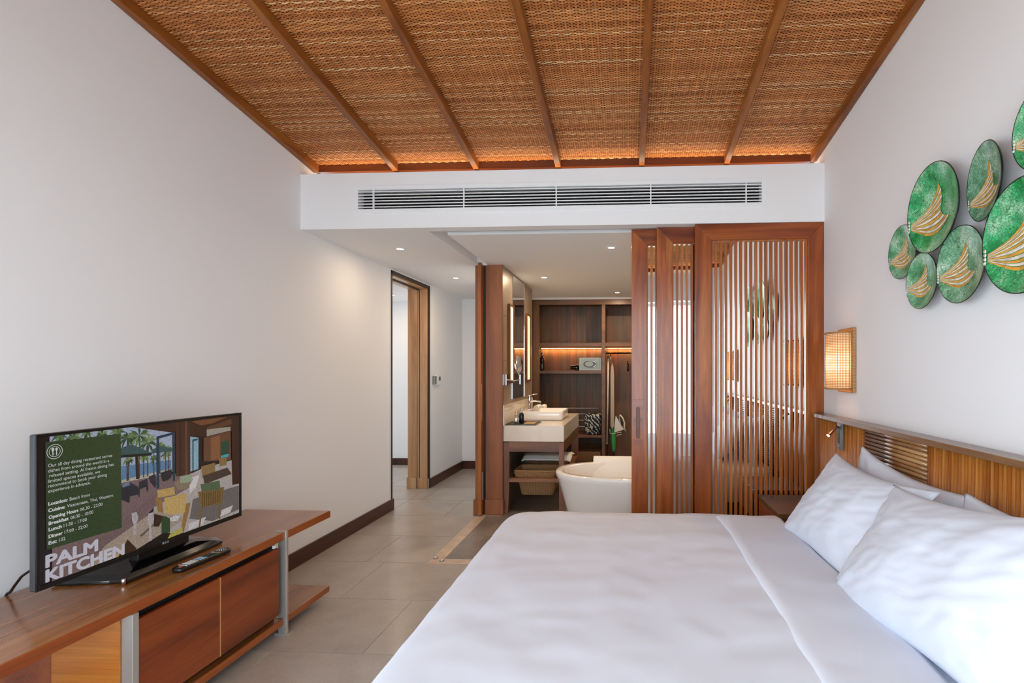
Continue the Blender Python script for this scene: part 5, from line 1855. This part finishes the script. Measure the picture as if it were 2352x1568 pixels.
# patterned bag on the low shelf
t = NT('leaf_print')
v = t.coords((1, 1, 1))
w = t.n('ShaderNodeTexWave', wave_type='BANDS', bands_direction='DIAGONAL', wave_profile='SIN', i_Scale=9.0, i_Distortion=7.0, i_Detail=2.0)
w.inputs['Detail Scale'].default_value = 2.2
t.l(v, w.inputs['Vector'])
r_ = t.ramp(w.outputs['Fac'], [(0.60, lin('#12263a')), (0.72, lin('#93a0a4')), (0.86, lin('#c9c6ba'))])
t.l(r_.outputs[0], t.b.inputs['Base Color'])
t.set(Roughness=0.8)
bg = root('laundry_bag', 'dark blue laundry bag with a pale leaf print on the low wardrobe shelf', 'bag', (-0.51, 7.6, 0.485))
m = MB()
m.loft([[(p[0], p[1], z) for p in rrect(-0.512 - a, -0.512 + a, 7.60 - b, 7.60 + b, min(a, b) * 0.6, 5)] for z, a, b in
        ((0.486, 0.095, 0.09), (0.50, 0.105, 0.10), (0.64, 0.118, 0.11), (0.74, 0.124, 0.11), (0.772, 0.126, 0.105), (0.78, 0.118, 0.095), (0.70, 0.105, 0.09))])
m.build('bag_body', t.m, bg, smooth=True)
hd_ = MB()
hd_.tube([(-0.57 + 0.12 * k / 10, 7.55, 0.765 + 0.02 * math.sin(math.pi * k / 10)) for k in range(11)], 0.006, 6)
hd_.build('bag_handle', M['black'], bg, smooth=True)
basket(-0.745, -0.395, 7.45, 7.78, 0.102, 0.245, M['basket_d'], 'square lidded seagrass basket on the wardrobe floor', GB, 0.01)
MB().grid(lambda u, v: (-0.72 + 0.30 * u, 7.78 - 0.03 * v, 0.25 + 0.06 * v), 4, 4).build('basket_lid', M['basket_d'], label='seagrass lid leaning behind the basket on the wardrobe floor', cat='lid', fix=False)
bpy.data.objects['basket_lid'].modifiers.new('thick', 'SOLIDIFY').thickness = 0.012

# ironing board with iron, umbrella, hanger
ib = root('ironing_board', 'folded beige ironing board hanging upright in the wardrobe', 'ironing board', (-0.25, 7.62, 0.35))
pts = [(-0.262, 0.60), (-0.234, 0.545), (-0.206, 0.60), (-0.206, 1.30), (-0.214, 1.44), (-0.236, 1.53), (-0.256, 1.44), (-0.262, 1.30)]
MB().prism(pts, 'Y', 7.60, 7.66).build('board', M['board_cloth'], ib, bevel=0.012, seg=3)
for dx in (0, 0.0):
    pass
MB().tube([(-0.292, 7.585, 1.585), (-0.300, 7.585, 0.95), (-0.312, 7.585, 0.36)], 0.011, 10).build('leg', M['iron_white'], ib, smooth=True)
MB().tube([(-0.262, 7.585, 1.66), (-0.258, 7.585, 1.50)], 0.006, 8).build('hook', M['chrome'], ib, smooth=True)
for z, x in ((1.592, -0.291), (0.352, -0.312)):
    MB().lathe([(0.018, 7.555), (0.018, 7.60)], (x, 0, z), 16, axis='Y').build('end_cap', M['dull_metal'], ib, smooth=True)
ir = root('iron', 'white steam iron standing in its wire holder on the ironing board', 'iron', (-0.13, 7.58, 0.60))
MB().prism([(-0.205, 0.51), (-0.065, 0.555), (-0.10, 0.60), (-0.175, 0.74), (-0.187, 0.745), (-0.200, 0.62)], 'Y', 7.55, 7.62).build('rest', M['iron_white'], ir, bevel=0.006)
MB().prism([(-0.135, 0.775), (-0.120, 0.70), (-0.085, 0.60), (-0.060, 0.565), (-0.150, 0.60)], 'Y', 7.565, 7.605).build('sole', M['dull_metal'], ir, bevel=0.004)
MB().tube([(-0.125, 7.585, 0.765), (-0.085, 7.585, 0.72), (-0.058, 7.585, 0.65), (-0.062, 7.585, 0.58), (-0.045, 7.585, 0.53)], [0.010, 0.012, 0.012, 0.012, 0.010], 10).build('grip', M['iron_white'], ir, smooth=True)
MB().prism([(-0.118, 0.72), (-0.095, 0.66), (-0.080, 0.62), (-0.075, 0.60), (-0.105, 0.62)], 'Y', 7.55, 7.58).build('tank', M['black'], ir, bevel=0.004)
k = MB()
k.tube([(-0.265, 7.55, 0.50), (-0.215, 7.55, 0.495), (-0.14, 7.55, 0.515), (-0.10, 7.55, 0.52)], 0.004, 6)
k.tube([(-0.265, 7.55, 0.50), (-0.268, 7.55, 0.56)], 0.004, 6)
k.tube([(-0.17, 7.55, 0.455), (-0.16, 7.55, 0.475), (-0.10, 7.55, 0.49)], 0.004, 6)
k.build('wire_holder', M['iron_white'], ir, smooth=True)
um = root('umbrella', 'folded bright green umbrella hanging below the iron in the wardrobe', 'umbrella', (-0.22, 7.64, 0.14))
L = []
for z, rr in ((0.215, 0.010), (0.26, 0.022), (0.42, 0.034), (0.56, 0.030), (0.70, 0.022), (0.92, 0.016)):
    L.append([(-0.215 - (z - 0.2) * 0.04 + rr * (1 + 0.22 * math.cos(6 * a)) * math.cos(a), 7.69 + rr * (1 + 0.22 * math.cos(6 * a)) * math.sin(a), z) for a in [2 * math.pi * q / 24 for q in range(24)]])
MB().loft(L).build('cloth', M['green_fabric'], um, smooth=True)
MB().tube([(-0.216, 7.69, 0.14), (-0.215, 7.69, 0.22)], [0.006, 0.010], 8).build('tip', M['black'], um, smooth=True)
MB().tube([(-0.247, 7.69, 0.91), (-0.252, 7.69, 1.02)], 0.010, 8).build('handle', M['black'], um, smooth=True)
um2 = root('umbrella', 'second green umbrella half hidden behind the ironing board leg', 'umbrella', (-0.315, 7.70, 0.55))
L = []
for z, rr in ((0.72, 0.006), (0.76, 0.012), (0.86, 0.016), (0.93, 0.010)):
    L.append([(-0.308 + rr * math.cos(a), 7.70 + rr * math.sin(a), z) for a in [2 * math.pi * q / 16 for q in range(16)]])
MB().loft(L).build('cloth', M['green_fabric'], um2, smooth=True)
MB().tube([(-0.308, 7.70, 0.14), (-0.308, 7.70, 0.73)], 0.005, 8).build('shaft', M['black'], um2, smooth=True)
sn = root('shoe_horn', 'small dark shoe horn hanging from the clothes rail beside the slatted doors', 'shoe horn', (0.0, 7.7, 1.5))
MB().tube([(0.0, 7.70, 1.668), (-0.012, 7.70, 1.675), (-0.014, 7.70, 1.655), (-0.006, 7.70, 1.62), (-0.008, 7.70, 1.54)], 0.0035, 6).build('hook', M['chrome'], sn, smooth=True)
MB().loft([[(-0.008 + a * w, 7.70 + b * 0.006, z) for a, b in ((-1, 0), (0, 1), (1, 0), (0, -1))] for z, w in ((1.55, 0.006), (1.50, 0.014), (1.42, 0.018), (1.39, 0.010))]).build('blade', M['black_gloss'], sn, smooth=True)

# ---- hall: thermostat and card switch
th_ = root('wall_control', 'white room control with a dark card holder on the hall wall', 'switch', (LW, 6.38, 1.29))
box('plate', M['white'], LW + 0.0005, LW + 0.022, 6.36, 6.50, 1.225, 1.345, th_, bevel=0.004)
box('display', plain('display_grey', lin('#5a615c'), 0.3), LW + 0.022, LW + 0.024, 6.42, 6.485, 1.275, 1.325, th_)
box('card_holder', M['dull_metal'], LW + 0.0005, LW + 0.03, 6.262, 6.335, 1.235, 1.335, th_, bevel=0.004)
